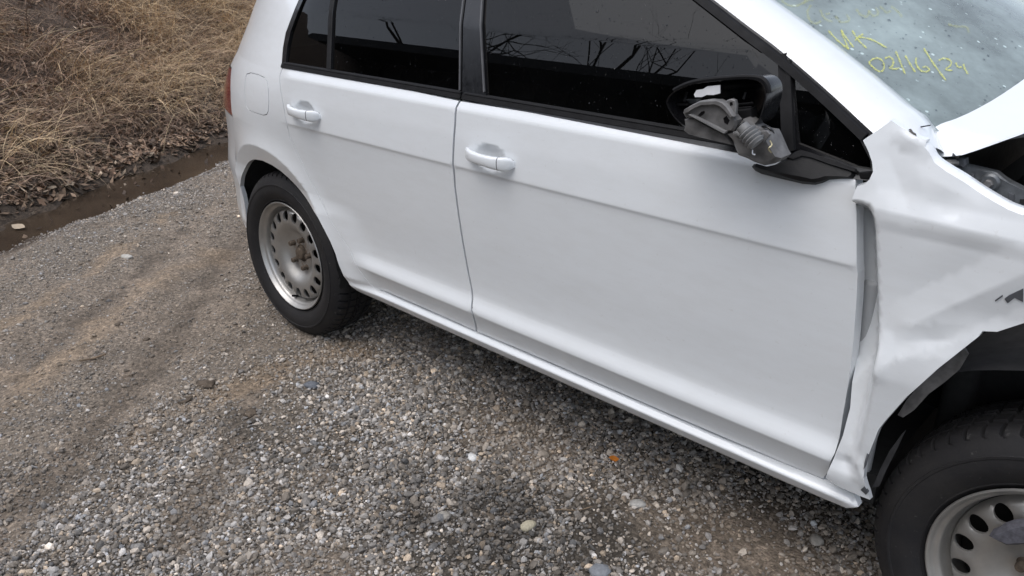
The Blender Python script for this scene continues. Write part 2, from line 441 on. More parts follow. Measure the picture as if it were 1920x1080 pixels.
ringp = np.array([(AR[0]+r*math.cos(a), AR[1]+r*math.sin(a)) for r in (.352, .360, .370, .380, .390, .395, .400, .405, .412, .425, .44, .46, .48, .50, .53, .56, .60) for a in np.linspace(-.15, math.pi+.1, 110)])
bs = panel('quarter_panel', body_out, hb, 'paint', car, extra=ringp, zr=[z for z in ZR], holes=[fc+(flap-fc)*1.02], noflange=None)
bs['label'] = 'white rear wing with the wheel arch and sill'
fl = panel('fuel_flap', fc+(flap-fc)*.985, hb, 'paint', bs, step=.008, grid=.02, flange=.01)
ex_f = np.array([(HND_F[0]+a, HND_F[2]+b) for a in np.linspace(-.06, .06, 17) for b in np.linspace(-.042, .042, 13)])
ex_r = np.array([(HND_R[0]+a, HND_R[2]+b) for a in np.linspace(-.06, .06, 17) for b in np.linspace(-.042, .042, 13)])
rd_out = [(a+.0016, b) for a, b in gap_rd]+[(.575, DB), (.8, DB)]+[(a-.0034, b) for a, b in gap_b[::-1]]+[(.8, 1.0095), (.4, 1.0095)]
rdoor = panel('rear_door', rd_out, hdoor, 'paint', car, extra=ex_r, flange=.03)
fd_out = [(a+.0034, b) for a, b in gap_b]+[(1.2, DB), (1.7, DB), (1.95, .354)]+[(a, b) for a, b in gap_f[::-1]]+[(1.99, 1.0), (1.9, 1.0085), (1.4, 1.0095)]
fdoor = panel('front_door', fd_out, hdoor, 'paint', car, extra=ex_f, flange=.03)
# shallow old crease pressed into the rear door
# black window surrounds with glass set back behind them
def strip(name, pts_c, half, H, mat, parent, off=.003, depth=.02):
    """narrow moulding that follows a line on the body surface"""
    P = np.array(pts_c, float); V = []; F = []
    for i, p in enumerate(P):
        t = P[min(i+1, len(P)-1)]-P[max(i-1, 0)]; t /= np.linalg.norm(t); n = np.array([-t[1], t[0]])
        prof = [(-half, -depth), (-half, off*.2), (-half*.75, off), (half*.75, off), (half, off*.2), (half, -depth)]
        for s_, o_ in prof:
            q = p+n*s_; V.append((q[0], -float(H(q[0], q[1]))-o_, q[1]))
    m = 6
    for i in range(len(P)-1):
        for k in range(m-1): F.append((i*m+k, (i+1)*m+k, (i+1)*m+k+1, i*m+k+1))
    F += [tuple(range(m))[::-1], tuple(range((len(P)-1)*m, len(P)*m))]
    return part(name, (V, F), mat, parent, 25)
# rear side window
g1_px = PXS([(537, 114), (539, 88), (545, 60), (556, 30), (567, 3)], hb)
div = PXS([(616.5, 128), (624, 0)], hb); dm = (div[1][0]-div[0][0])/(div[1][1]-div[0][1])
dvx = lambda z: div[0][0]+dm*(z-div[0][1])
bl = PXS([(862, 165), (866, 0)], hb); bm_ = (bl[1][0]-bl[0][0])/(bl[1][1]-bl[0][1]); blx = lambda z: bl[0][0]+bm_*(z-bl[0][1])
br = PXS([(911, 172), (907, 0)], hb); bm2 = (br[1][0]-br[0][0])/(br[1][1]-br[0][1]); brx = lambda z: br[0][0]+bm2*(z-br[0][1])
bq = PXS([(866, 172), (873, 0)], hb); bmid = lambda z: bq[0][0]+(bq[1][0]-bq[0][0])/(bq[1][1]-bq[0][1])*(z-bq[0][1])
GZ = 1.0265
fr_out = list(dlo_r)+dlo_top[:3]+[(bmid(1.42)-.002, 1.424), (bmid(ZB)-.002, ZB)]
t3 = [(a+.018, b-.016) for a, b in dlo_top[:3]]
gl1 = [(g1_px[0][0], GZ)]+g1_px[1:]+[t for t in t3 if t[0] < dvx(t[1])-.012]+[(dvx(1.385)-.011, 1.385), (dvx(GZ)-.011, GZ)]
gl2 = [(dvx(GZ)+.011, GZ), (dvx(1.39)+.011, 1.39)]+[(blx(1.402), 1.404), (blx(GZ), GZ)]
rfr = panel('window_frame', fr_out, hb, 'gloss_black', rdoor, holes=[gl1, gl2], off=.001, grid=.05, flange=.012)
panel('quarter_glass', gl1, hb, 'privacy_glass', rdoor, off=-.006, grid=.05, flange=0)
panel('window_glass', gl2, hb, 'privacy_glass', rdoor, off=-.006, grid=.05, flange=0)
strip('window_divider', [(dvx(z), z) for z in np.linspace(GZ-.004, 1.40, 14)], .0105, hb, 'seal_rubber', rdoor, .003)
strip('belt_moulding', [(x, 1.0180) for x in np.linspace(dlo_r[0][0]-.002, .9875, 26)], .0072, hb, 'seal_rubber', rdoor, .004)
strip('belt_seal', [(x, 1.0268) for x in np.linspace(dlo_r[0][0]+.012, .9875, 26)], .0020, hb, 'black_plastic', rdoor, .006)
# front side window
inn = PXS([(1306.7, 0), (1375, 53), (1450, 113)], hb); im = (inn[0][0]-inn[2][0])/(inn[0][1]-inn[2][1])
dv = PXS([(1458, 120), (1467, 284)], hb); dv2 = PXS([(1484, 134), (1493, 283)], hb)
tri = PXS([(1613, 263), (1632, 300), (1634, 318), (1607, 318)], hb)
ff_out = [(bmid(ZB)+.002, ZB), (bmid(1.42)+.002, 1.426)]+a_top[::-1]+list(apx)+[PX(1640, 300, hb), (PX(1638, 325, hb)[0], .995), (2.0, .993), (1.9, 1.0)]
glf = [(brx(GZ), GZ), (brx(1.40), 1.404), (inn[0][0]+im*(1.398-inn[0][1]), 1.398)]+inn+[dv[0], (dv[1][0], GZ)]
glt = [dv2[0], PX(1545, 195, hb), tri[0], tri[1], tri[2], (tri[3][0], max(tri[3][1], 1.012)), (dv2[1][0], 1.034)]
ffr = panel('window_frame', ff_out, hb, 'gloss_black', fdoor, holes=[glf, glt], off=.001, grid=.05, flange=.012)
panel('window_glass', glf, hb, 'side_glass', fdoor, off=-.006, grid=.05, flange=0)
panel('quarter_glass', glt, hb, 'side_glass', fdoor, off=-.006, grid=.05, flange=0)
ml = PXS([(1467, 101), (1475, 282)], hb); mr = PXS([(1479, 112), (1487, 282)], hb)
strip('window_divider', spline([ml[0], ml[1]], 8), .009, hb, 'seal_rubber', fdoor, .004)
strip('window_divider', spline([mr[0], mr[1]], 8), .006, hb, 'seal_rubber', fdoor, .007)
strip('belt_moulding', [(x, 1.0180) for x in np.linspace(.9925, 1.86, 30)], .0072, hb, 'seal_rubber', fdoor, .004)
strip('belt_seal', [(x, 1.0268) for x in np.linspace(1.0, 1.82, 30)], .0020, hb, 'black_plastic', fdoor, .006)
dp = apx[::-1]+a_top
off_in = lambda L, d: [(a-d*.5, b-d*.87) for a, b in L]
strip('window_seal', spline(off_in(dp, .012), 5), .008, hb, 'seal_rubber', fdoor, .010)
strip('pillar_seal', [(bmid(z)-.006, z) for z in np.linspace(ZB+.02, 1.42, 16)], .0022, hb, 'grey_seal', rdoor, .004)
strip('pillar_seal', [(brx(z)-.004, z) for z in np.linspace(ZB+.025, 1.41, 16)], .0026, hb, 'grey_seal', fdoor, .004)
for o in (bs, rdoor, fdoor):
    pass
strip('gap_shade_strip', spline(gap_b, 3), .0065, hb, 'seal_rubber', fdoor, -.006, .014)  # black strip closing the door gap, stands in for the shade inside it
# ------------------------------------------------------------------ door handles
def handle(c, parent, big):
    s = 1.0; L = .082
    V = []; F = []; n = 14; K = 22
    for i in range(K):
        t = -1+2*i/(K-1); x = t*L
        out = .030*(1-abs(t)**3.2)+.003; zz_ = .012-.024*(t+1)/2*0-.010*t*0
        hz = 1.3*(.0105+.0035*max(0, t)+.0015*max(0, -t))*(1-.55*max(0, abs(t)-.86)/.14); hy = .0085*(1-.5*max(0, abs(t)-.86)/.14)
        yb = -float(hb(c[0]+x, c[2]))
        for k in range(n):
            a = 2*math.pi*k/n; ca, sa = math.cos(a), math.sin(a)
            ca = math.copysign(abs(ca)**.7, ca); sa = math.copysign(abs(sa)**.7, sa)
            V.append((c[0]+x, yb-out+hy*ca, c[2]-.004*t+hz*sa))
    for i in range(K-1):
        for k in range(n): F.append((i*n+k, i*n+(k+1) % n, (i+1)*n+(k+1) % n, (i+1)*n+k))
    F += [tuple(range(n))[::-1], tuple(range((K-1)*n, K*n))]
    h = part('door_handle', (V, F), 'paint', parent, 50)
    rv = []
    for t_ in (.62, .64):
        i_ = (t_+1)/2*(K-1); i0 = int(i_); f_ = i_-i0; A0 = np.array(V[i0*n:(i0+1)*n]); A1 = np.array(V[(i0+1)*n:(i0+2)*n]); Q = A0*(1-f_)+A1*f_; rv += list(Q.mean(0)+(Q-Q.mean(0))*1.012)
    part('cap_joint', (rv, [(k, (k+1) % n, n+(k+1) % n, n+k) for k in range(n)]), 'seal_rubber', h)
    # rubber gaskets under both feet
    for sgn in (1,):
        x = c[0]+sgn*L*.90; r = .0095
        V2 = []; 
        for k in range(12):
            a = 2*math.pi*k/12; V2.append((x+r*.75*math.cos(a), -float(hb(x, c[2]))-.0015, c[2]-.004*sgn+r*1.1*math.sin(a)))
        part('handle_gasket', prism(V2, .004), 'seal_rubber', h)
    return h
handle(HND_F, fdoor, 1); handle(HND_R, rdoor, 0)
# ------------------------------------------------------------------ tail: bumper, lamp, hatch
def x_end(z): return float(np.interp(z, [.28, .34, .5, .62, .8, .95, 1.05, 1.2, 1.44], [-.68, -.73, -.77, -.785, -.75, -.72, -.68, -.58, -.40]))
def tail_curve(z, x0=None, off=0.0):
    x0 = txz(z); h0 = float(hb(x0, z)); p0 = float(plan(x0, z)); hh = lambda x: h0+float(plan(x, z))-p0
    xs = np.linspace(x0, -.9, 200); hv = np.array([hh(x) for x in xs]); sl = np.gradient(hv, xs); k = int(np.argmax((sl > .72) | (xs < x_end(z)+.06)))
    x1 = min(xs[k], x0-.005); S = np.array([x1, -hh(x1)]); s1 = max(.4, float(sl[k]))
    A_ = [np.array([x, -hh(x)]) for x in np.linspace(x0, x1, 8)]
    E_ = np.array([min(x_end(z), x1-.03), min(S[1]+.16, -.30)]); c = np.array([max(E_[0]+.004, S[0]-.10), 0.0]); c[1] = min(S[1]+(S[0]-c[0])*s1, E_[1]-.02)
    B_ = [(1-a)**2*S+2*a*(1-a)*c+a*a*E_ for a in np.linspace(0, 1, 6)[1:]]
    Q = [E_*(1-a)+np.array([E_[0]-.03, 0])*a for a in np.linspace(0, 1, 6)[1:]]
    P = A_+B_+Q; n_ = np.array([P[i+1]-P[max(i-1, 0)] if i+1 < len(P) else P[i]-P[i-1] for i in range(len(P))]); n_ = np.c_[-n_[:, 1], n_[:, 0]]/np.linalg.norm(n_, axis=1)[:, None]
    return [np.array([p[0]+off*min(1, i/3)*q[0], p[1]+off*min(1, i/3)*q[1], z]) for i, (p, q) in enumerate(zip(P, n_))]
def tail_part(name, z0, z1, mat, i0, i1, off=0.0, nz=12, both=True):
    zs = np.linspace(z0, z1, nz); rows = [tail_curve(z, off=off)[i0:i1] for z in zs]; m = len(rows[0])
    V = [p for r in rows for p in r]; F = [(j*m+k, j*m+k+1, (j+1)*m+k+1, (j+1)*m+k) for j in range(nz-1) for k in range(m-1)]
    F = [f[::-1] for f in F]
    if both:
        b = len(V); V = V+[np.array([p[0], -p[1], p[2]]) for p in V]; F = F+[tuple(i+b for i in f[::-1]) for f in F]
    return part(name, (V, F), mat, car, 60)
tail_part('rear_bumper', .285, LZ0-.004, 'paint', 0, 18)
lamp = tail_part('tail_lamp', LZ0, LZ1, 'red_lens', 0, 11, off=.004, both=False)
mirror(lamp, car)
tail_part('tailgate', LZ0, LZ1, 'paint', 11, 18)
tail_part('tailgate', LZ1+.003, 1.44, 'paint', 0, 18)
rs = tail_part('rear_window', 1.08, 1.38, 'privacy_glass', 12, 18, off=.004)
# ------------------------------------------------------------------ windscreen, pillar, roof
WE0, WE1 = np.array([2.075, -.70, 1.058]), np.array([1.24, -.505, 1.462])
WC0, WC1 = np.array([2.37, 0, 1.005]), np.array([1.36, 0, 1.512])
def W(a, b):
    e = WE0+(WE1-WE0)*b; c = WC0+(WC1-WC0)*b; k = a*a
    bul = .022*math.sin(math.pi*b)*(1-.5*k)
    return np.array([c[0]+(e[0]-c[0])*k+bul*.45, e[1]*a, c[2]+(e[2]-c[2])*k+bul])
na, nb = 28, 22
WV = [W(-1+2*i/na, j/nb) for j in range(nb+1) for i in range(na+1)]
WV = [np.array([p[0], -p[1], p[2]]) for p in WV]
WF = [(j*(na+1)+i, j*(na+1)+i+1, (j+1)*(na+1)+i+1, (j+1)*(na+1)+i) for j in range(nb) for i in range(na)]
ws = part('windscreen', (WV, WF), 'screen_glass', car, 80)
wbvh = BVHTree.FromPolygons([Vector(v) for v in WV], WF)
def onW(u, v, lift=.0015):
    o, d = ray(u, v); d = d/np.linalg.norm(d); hit = wbvh.ray_cast(Vector(o), Vector(d))
    if hit[0] is None: return None
    n = hit[1] if hit[1].z > 0 else -hit[1]
    return np.array(hit[0]+n*lift)
# near A-pillar: lofted between the side-window edge and the screen edge
sp = spline(apx[::-1]+a_top, 5); sp = np.vstack([np.array(PX(1652, 262, hb)), sp])
sp = np.vstack([np.array(PX(1700, 310, hb)), sp])
pil_a = np.array([(x, -float(hb(x, z))-.002, z) for x, z in sp])
sc_px = [(1441, 0), (1520, 52), (1600, 112), (1660, 160), (1712, 205), (1745, 231)]
pb = [onW(u, v, .004) for u, v in sc_px]
pb = [at(1772, 288, -.722)]+[p for p in pb if p is not None][::-1]
pb = [W(1, 0)*np.array([1, 1, 1])] + pb if False else pb
dirn = pb[-1]-pb[-3]; dirn /= np.linalg.norm(dirn)
end = W(1, .93); pb = spline(pb+[W(1, .8)+np.array([0, 0, .004]), end+np.array([0, 0, .004])], 6)
def arc_s(P, n):
    d = np.r_[0, np.cumsum(np.linalg.norm(np.diff(P, axis=0), axis=1))]; s = np.linspace(0, d[-1], n)
    return np.c_[[np.interp(s, d, P[:, i]) for i in range(3)]].T
A_, B_ = arc_s(pil_a, 34), arc_s(pb, 34)
V = []; F = []; m = 9
for i in range(34):
    a, b = A_[i], B_[i]; mid = (a+b)/2+np.array([.010, -.030, .040])*1.0
    mid = mid+np.array([0, -.008, .008])
    for k in range(m):
        t = k/(m-1); V.append((1-t)**2*a+2*t*(1-t)*mid+t*t*b)
    V.append(b+np.array([-.01, .012, -.02]))
m += 1
F = [(i*m+k, i*m+k+1, (i+1)*m+k+1, (i+1)*m+k) for i in range(33) for k in range(m-1)]
pil = part('windscreen_pillar', (V, F), 'paint', car, 60); mirror(pil, car)
# roof skin, meeting the side panels and the hatch
V = []; F = []; nx, ny = 24, 20
tc = tail_curve(1.43); ty = np.array([-p[1] for p in tc])[::-1]; tx_ = np.array([p[0] for p in tc])[::-1]
for i in range(nx+1):
    for j in range(ny+1):
        s = -1+2*j/ny; t = i/nx; xf_ = 1.36-(1.36-1.27)*s*s
        y_ = .56*abs(s); xr_ = float(np.interp(y_, ty, tx_))-.012*(1-abs(s)); x = xr_+(xf_-xr_)*t
        wd_ = min(float(hb(x, 1.432)), .655); 
        if t < .3: wd_ = wd_*(t/.3)+.56*(1-t/.3) if x < .05 else wd_
        V.append((x, wd_*s, 1.434+.080*(1-abs(s)**2.6)*(.35+.65*min(1, t*4))+.010*math.sin(math.pi*t)))
F = [(i*(ny+1)+j, (i+1)*(ny+1)+j, (i+1)*(ny+1)+j+1, i*(ny+1)+j+1) for i in range(nx) for j in range(ny)]
part('roof', (V, F), 'paint', car, 60)
# ------------------------------------------------------------------ crumpled front wing
_fz = np.array([.25, .32, .40, .50, .62, .74, .84, .905, .935, .950, .965, 1.0, 1.05, 1.10, 1.16])
_fh = np.array([.845, .868, .882, .886, .886, .888, .892, .8965, .898, .8965, .893, .885, .872, .858, .84])
_fzz = np.linspace(.25, 1.16, 911); _fs = np.convolve(np.pad(np.interp(_fzz, _fz, _fh), 15, mode='edge'), _k, 'valid')
FW = np.array([2.452, .318])
fold = {'z': None}; KINK = []
def hf(x, z):
    x = np.asarray(x, float); z = np.asarray(z, float)
    h = np.interp(z+.018*(x-2.06)-.012, _fzz, _fs)+.012-.05*np.maximum(0, x-2.3)
    r = np.hypot(x-FW[0], z-.36)
    h = h+np.where(r > .46, .026*np.clip((.62-r)/.16, 0, 1)**2, .026-.016*((.46-r)/.08)**1)*np.clip((z-.34)/.15, 0, 1)*np.clip((.82-z)/.16, 0, 1)
    # long soft dent and creases left by the impact
    h = h-.007*np.exp(-((x-2.26)/.09)**2-((z-.80)/.10)**2)+.006*np.exp(-((x-2.20-.25*(z-.6))/.03)**2-((z-.62)/.2)**2)
    h = h-.006*np.exp(-((x-2.19-.5*(z-1.02))/.035)**2-((z-1.02)/.07)**2)
    # surface waves of buckled sheet metal
    h = h+.0004*np.sin(21*x+9*z+.6)*np.sin(17*z-6*x)*np.clip((x-2.1)/.15, 0, 1)
    for (xa, za, xb, zb, amp, wd_) in KINK:
        ex_, ez_ = xb-xa, zb-za; ll = ex_*ex_+ez_*ez_; tt = np.clip(((x-xa)*ex_+(z-za)*ez_)/ll, 0, 1); dd_k = np.hypot(x-xa-tt*ex_, z-za-tt*ez_)
        h = h+amp*np.maximum(0, 1-(np.sqrt(dd_k**2+.0015**2)-.0015)/wd_)*np.clip(1.15-abs(tt-.5)*1.3, 0, 1)
    if fold['z'] is not None:
        xf_ = np.interp(z, fold['z'], fold['x']); d = np.clip((xf_-x)/.030, 0, 1); s = d*d*(3-2*d)
        h = h-.070*s*np.clip((.965-z)/.03, 0, 1)*np.clip((z-.40)/.25, 0, 1)
    return h
KL = [((1642, 391), (1945, 460), .006, .030), ((1715, 605), (1930, 508), .009, .045), ((1668, 300), (1705, 392), -.004, .030), ((1735, 330), (1830, 380), .003, .030), ((1700, 640), (1790, 640), -.005, .028), ((1590, 850), (1625, 905), .006, .022), ((1565, 868), (1605, 880), -.006, .018), ((1640, 700), (1655, 640), .005, .02), ((1690, 250), (1735, 275), .006, .02)]
KK = []
for (a_, b_, am_, wd_) in KL: KK.append((*PX(*a_, hf), *PX(*b_, hf), am_, wd_))
KINK += KK
fo = PXS([(1641, 385), (1645, 440), (1648, 520), (1650, 600), (1648, 660), (1640, 720), (1625, 800)], hf)
fo = sorted(fo, key=lambda p: p[1]); fold['z'] = [p[1] for p in fo]; fold['x'] = [p[0] for p in fo]
f_left = PXS([(1607, 349), (1609, 385), (1611, 440), (1612, 505), (1612, 560), (1609, 620), (1603, 690), (1594, 765), (1580, 818), (1563, 860), (1548, 896)], hf)
f_bot = PXS([(1575, 914), (1610, 929), (1631, 937)], hf)
f_arch = PXS([(1619, 897), (1622, 868), (1637, 832), (1647, 806), (1660, 789), (1700, 744), (1760, 690), (1836, 630), (1842, 621), (1870, 622), (1919, 606)], hf)
f_top = PXS([(1919, 404), (1890, 393), (1860, 376), (1830, 357), (1800, 337), (1775, 322), (1752, 305), (1741, 285), (1734, 277)], hf)
f_tip = PXS([(1738, 262), (1722, 258), (1700, 244), (1686, 236), (1671, 226), (1655, 238), (1618, 263), (1628, 283), (1635, 303), (1637, 322), (1630, 337), (1621, 345)], hf)
rx = [(2.62, .84), (2.80, .80), (2.83, .72), (2.80, .63)]
fn_out = f_left+f_bot+f_arch[:-1]+[f_arch[-1], (2.40, .83), (2.50, .825), (2.60, .79), (2.70, .73), (2.78, .65), (2.83, .56), (2.86, .48), (2.93, .47), (2.98, .60), (2.97, .74), (2.90, .84), (2.75, .90), (2.60, .935), (2.42, .965)]+f_top+f_tip
fen = panel('front_wing', fn_out, hf, 'paint', car, grid=.011, step=.009, rowed=False, lines=[k_[:4] for k_ in KINK], extra=np.array([(FW[0]+r*math.cos(a), .36+r*math.sin(a)) for r in (.40, .42, .44, .45, .46, .47, .49, .52, .56, .60) for a in np.linspace(1.2, 3.2, 90)]), zr=[round(v, 4) for v in np.arange(.3, 1.2, .010)], flange=.012)
fen['label'] = 'crumpled white front wing with a torn arch edge'
# rolled upper lip
lipp = [(x, z) for x, z in f_top]
lip3 = np.array([(x, -float(hf(x, z)), z) for x, z in spline(lipp, 4)])
V = []; F = []
for p in lip3: V += [p, p+np.array([0, .006, .006]), p+np.array([0, .020, .008]), p+np.array([0, .028, -.004])]
F = [(i*4+k, i*4+k+1, (i+1)*4+k+1, (i+1)*4+k) for i in range(len(lip3)-1) for k in range(3)]
part('wing_lip', (V, F), 'paint', fen, 70)
def chip(px, H, mat, name, off=.0016):
    P = [PX(u, v, H) for u, v in px]; P3 = [(x, -float(H(x, z))-off, z) for x, z in P]
    return part(name, prism(P3, .004), mat, fen)
chip([(1884, 560), (1893, 553), (1919, 541), (1919, 566), (1903, 558), (1890, 568)], hf, 'primer_grey', 'torn_metal')
chip([(1866, 563), (1880, 553), (1881, 555), (1867, 565)], hf, 'primer_grey', 'paint_crack')
chip([(1822, 858), (1829, 848), (1831, 856), (1826, 874), (1620, 880)][:4] if False else [(1621, 868), (1626, 850), (1630, 852), (1625, 872), (1620, 880)], hf, 'primer_grey', 'paint_chip')
chip([(1614, 918), (1621, 912), (1629, 922), (1624, 927)], hf, 'primer_grey', 'paint_chip')
chip([(1704, 242), (1709, 241), (1713, 247), (1718, 250), (1719, 254), (1713, 251), (1708, 248)], hf, 'gloss_black', 'broken_clip')
# painted hinge pillar seen through the widened door gap
V, F = box((2.055, -.80, .66), (.10, .02, .62), .006); part('hinge_pillar', (V, F), 'inner_white', car)
V, F = box((2.05, -.825, .70), (.03, .03, .20), .010); part('hinge_cover', (V, F), 'inner_white', car)
# ------------------------------------------------------------------ bonnet, sprung open along the near edge
hood_edge = [at(u, v, y) for u, v, y in [(1727, 292, -.735), (1745, 294, -.735), (1771, 294, -.735), (1794, 293, -.735), (1814, 288, -.73), (1860, 272, -.72), (1919, 251, -.71)]]
hd = hood_edge[-1]-hood_edge[-3]; hood_edge += [hood_edge[-1]+hd*1.2, hood_edge[-1]+hd*2.6+np.array([0, 0, -.05]), np.array([2.62, -.66, 1.04]), np.array([2.85, -.66, .93])]
he = arc_s(spline(hood_edge, 5), 40)
scr = [onW(u, v, .006) for u, v in [(1744, 236), (1756, 236), (1775, 231), (1800, 223), (1860, 191), (1919, 151), (1985, 104)]]
hood_rear = [np.array([2.050, -.722, 1.046])]+[p for p in scr if p is not None]+[W(-.35, .17)+np.array([.02, 0, .02]), W(-.7, .12)+np.array([.02, 0, .02]), W(-.98, .04)+np.array([.02, 0, .02])]
hr = arc_s(spline(hood_rear, 5), 34)
V = []; F = []; NI, NJ = 40, 44
jt = np.r_[np.linspace(0, .12, 14)[:-1], np.linspace(.12, 1, 31)]
Jd = np.c_[[np.interp(jt, np.linspace(0, 1, 34), hr[:, i]) for i in range(3)]].T
for i in range(NI):
    e_ = he[i]; f_ = e_-he[0]; s = f_[0]
    for j in range(NJ):
        p = Jd[j]; w_ = math.exp(-(p[1]-Jd[0][1])/.10)
        q = np.array([p[0]+f_[0], p[1]+f_[1]*w_, 0.0]); zt = p[2]-.13*s+.10*max(0, s-.0)*w_*0+.006*math.sin(14*s+3*p[1])*min(1, s*6)
        dist = max(0, q[1]-e_[1]-.0); q[2] = e_[2]+(zt-e_[2])*(1-math.exp(-dist/.016)) if zt > e_[2] else zt+(e_[2]-zt)*math.exp(-dist/.08)
        if j == 0: q = e_+np.array([0, .002, 0])
        V.append(q)
F = [(i*NJ+j, (i+1)*NJ+j, (i+1)*NJ+j+1, i*NJ+j+1) for i in range(NI-1) for j in range(NJ-1)]
b = len(V)
for i in range(NI): V += [he[i]+np.array([0, .022, -.003])]
F += [(i*NJ, b+i, b+i+1, (i+1)*NJ) for i in range(NI-1)]
bon = part('bonnet', (V, F), 'paint', car, 70)
def tri_bits(px, Y, mat, name, th=.003):
    return part(name, prism([at(u, v, Y) for u, v in px], th), mat, bon)
tri_bits([(1690, 233), (1715, 236.5), (1721, 238), (1745, 234), (1744, 236), (1722, 240), (1712, 239)], -.775, 'seal_rubber', 'cracked_seam')
tri_bits([(1785, 294), (1786, 287), (1789, 290), (1792, 293)], -.762, 'primer_grey', 'paint_chip')
# ------------------------------------------------------------------ inner wing structure seen in the open gap
Y0 = -.70
br_px = [(1748, 297), (1790, 296), (1797, 306), (1812, 311), (1842, 318), (1868, 324), (1880, 334), (1896, 344), (1940, 366), (1990, 392), (1990, 430), (1919, 404), (1880, 388), (1840, 362), (1800, 338), (1760, 312)]
brk = part('wing_bracket', prism([at(u, v, Y0) for u, v in br_px], .02, .003), 'bare_steel', car)
def disc(c, r, th, n=18, rr=0):
    c = np.array(c, float); return prism([c+np.array([r*math.cos(2*math.pi*k/n), 0, r*math.sin(2*math.pi*k/n)]) for k in range(n)], th, rr)
cc = at(1854, 344, Y0-.006); part('bolt_washer', disc(cc, .017, .01, 20, .004), 'bare_steel', brk); part('bolt_head', disc(cc-np.array([0, .008, 0]), .008, .01, 6, .002), 'cast_grey', brk)
part('slot_plate', prism([at(u, v, Y0-.004) for u, v in [(1892, 362), (1901, 365), (1901, 380), (1892, 377)]], .004), 'primer_grey', brk)
part('slot_plate', prism([at(u, v, Y0-.003) for u, v in [(1912, 374), (1930, 374), (1930, 386), (1912, 380)]], .004), 'dark_inner', brk)
part('bracket_rib', prism([at(u, v, Y0-.006) for u, v in [(1821, 326), (1827, 325), (1823, 342), (1817, 339)]], .006), 'primer_grey', brk)
for k, (a, c2) in enumerate([((1756, 312), (1792, 303)), ((1764, 319), (1796, 306))]):
    pth = spline([at(*a, Y0-.02), at((a[0]+c2[0])/2, min(a[1], c2[1])+1, Y0-.028), at(*c2, Y0-.018)], 6); part('hinge_arm', tube(pth, .0045), 'cast_grey', brk)
part('hinge_lug', prism([at(u, v, Y0-.012) for u, v in [(1793, 299), (1800, 297), (1809, 299), (1811, 310), (1806, 316), (1794, 312)]], .02, .003), 'primer_grey', brk)
# engine bay: what is left of the front end
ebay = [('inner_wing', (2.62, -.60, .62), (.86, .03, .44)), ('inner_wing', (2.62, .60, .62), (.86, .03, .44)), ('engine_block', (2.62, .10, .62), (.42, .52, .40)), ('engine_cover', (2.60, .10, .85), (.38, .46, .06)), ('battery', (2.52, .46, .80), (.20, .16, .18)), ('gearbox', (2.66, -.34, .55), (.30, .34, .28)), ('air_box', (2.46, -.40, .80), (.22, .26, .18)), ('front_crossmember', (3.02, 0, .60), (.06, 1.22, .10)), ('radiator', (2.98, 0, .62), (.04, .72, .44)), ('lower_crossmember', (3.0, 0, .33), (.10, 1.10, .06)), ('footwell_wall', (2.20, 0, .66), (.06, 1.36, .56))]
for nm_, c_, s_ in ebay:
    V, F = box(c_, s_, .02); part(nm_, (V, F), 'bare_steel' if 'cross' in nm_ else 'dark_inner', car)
V, F = tube(spline([(2.5, .3, .95), (2.62, .05, .97), (2.78, -.1, .90), (2.9, -.25, .78)], 6), .03, 10); part('intake_hose', (V, F), 'black_plastic', car)
V, F = box((2.34, -.30, .965), (.26, .70, .09), .03); part('plenum_cover', (V, F), 'black_plastic', car)
# ------------------------------------------------------------------ wheels
def rim_mat():
    n = NT('wheel_steel')
    co = n.co(); ln = n.n('ShaderNodeVectorMath', operation='LENGTH')
    mp = n.n('ShaderNodeMapping'); mp.inputs['Scale'].default_value = (1, 0, 1); n.l(co, mp.inputs['Vector']); n.l(mp.outputs[0], ln.inputs[0])
    r = ln.outputs['Value']
    rust = n.math('MULTIPLY', n.ramp(r, [(.03, 1), (.075, 0)]), n.ramp(n.noise(45, 5, .65), [(.42, 0), (.62, 1)]))
    spots = n.ramp(n.noise(22, 5, .7), [(.70, 0), (.78, .6)])
    d = n.ramp(n.noise(9, 5, .6), [(.3, 0), (.75, 1)])
    c = n.mix(d, (.50, .495, .48), (.33, .32, .305))
    c = n.mix(n.math('MAXIMUM', rust, n.math('MULTIPLY', spots, .6)), c, (.15, .085, .04))
    n.pbr(c, n.math('ADD', .36, n.math('MULTIPLY', d, .2)), n.math('MULTIPLY', n.math('SUBTRACT', 1, rust), .82), 0, .05, .5, n.bump(n.noise(160, 3), .12, .001)); MATS['wheel_steel'] = n.m
rim_mat()
def tyre_mat():
    n = NT('tyre_rubber')
    d = n.ramp(n.noise(7, 6, .65), [(.35, 0), (.8, 1)]); sc_ = n.ramp(n.noise(60, 4, .7), [(.64, 0), (.74, 1)])
    c = n.mix(n.math('MULTIPLY', d, .75), (.009, .009, .011), (.030, .0275, .0255)); c = n.mix(n.math('MULTIPLY', sc_, .6), c, (.10, .097, .092))
    n.pbr(c, .72, 0, 0, .1, .4, n.bump(n.noise(240, 3), .35, .0015)); MATS['tyre'] = n.m
tyre_mat()
TR = .3175
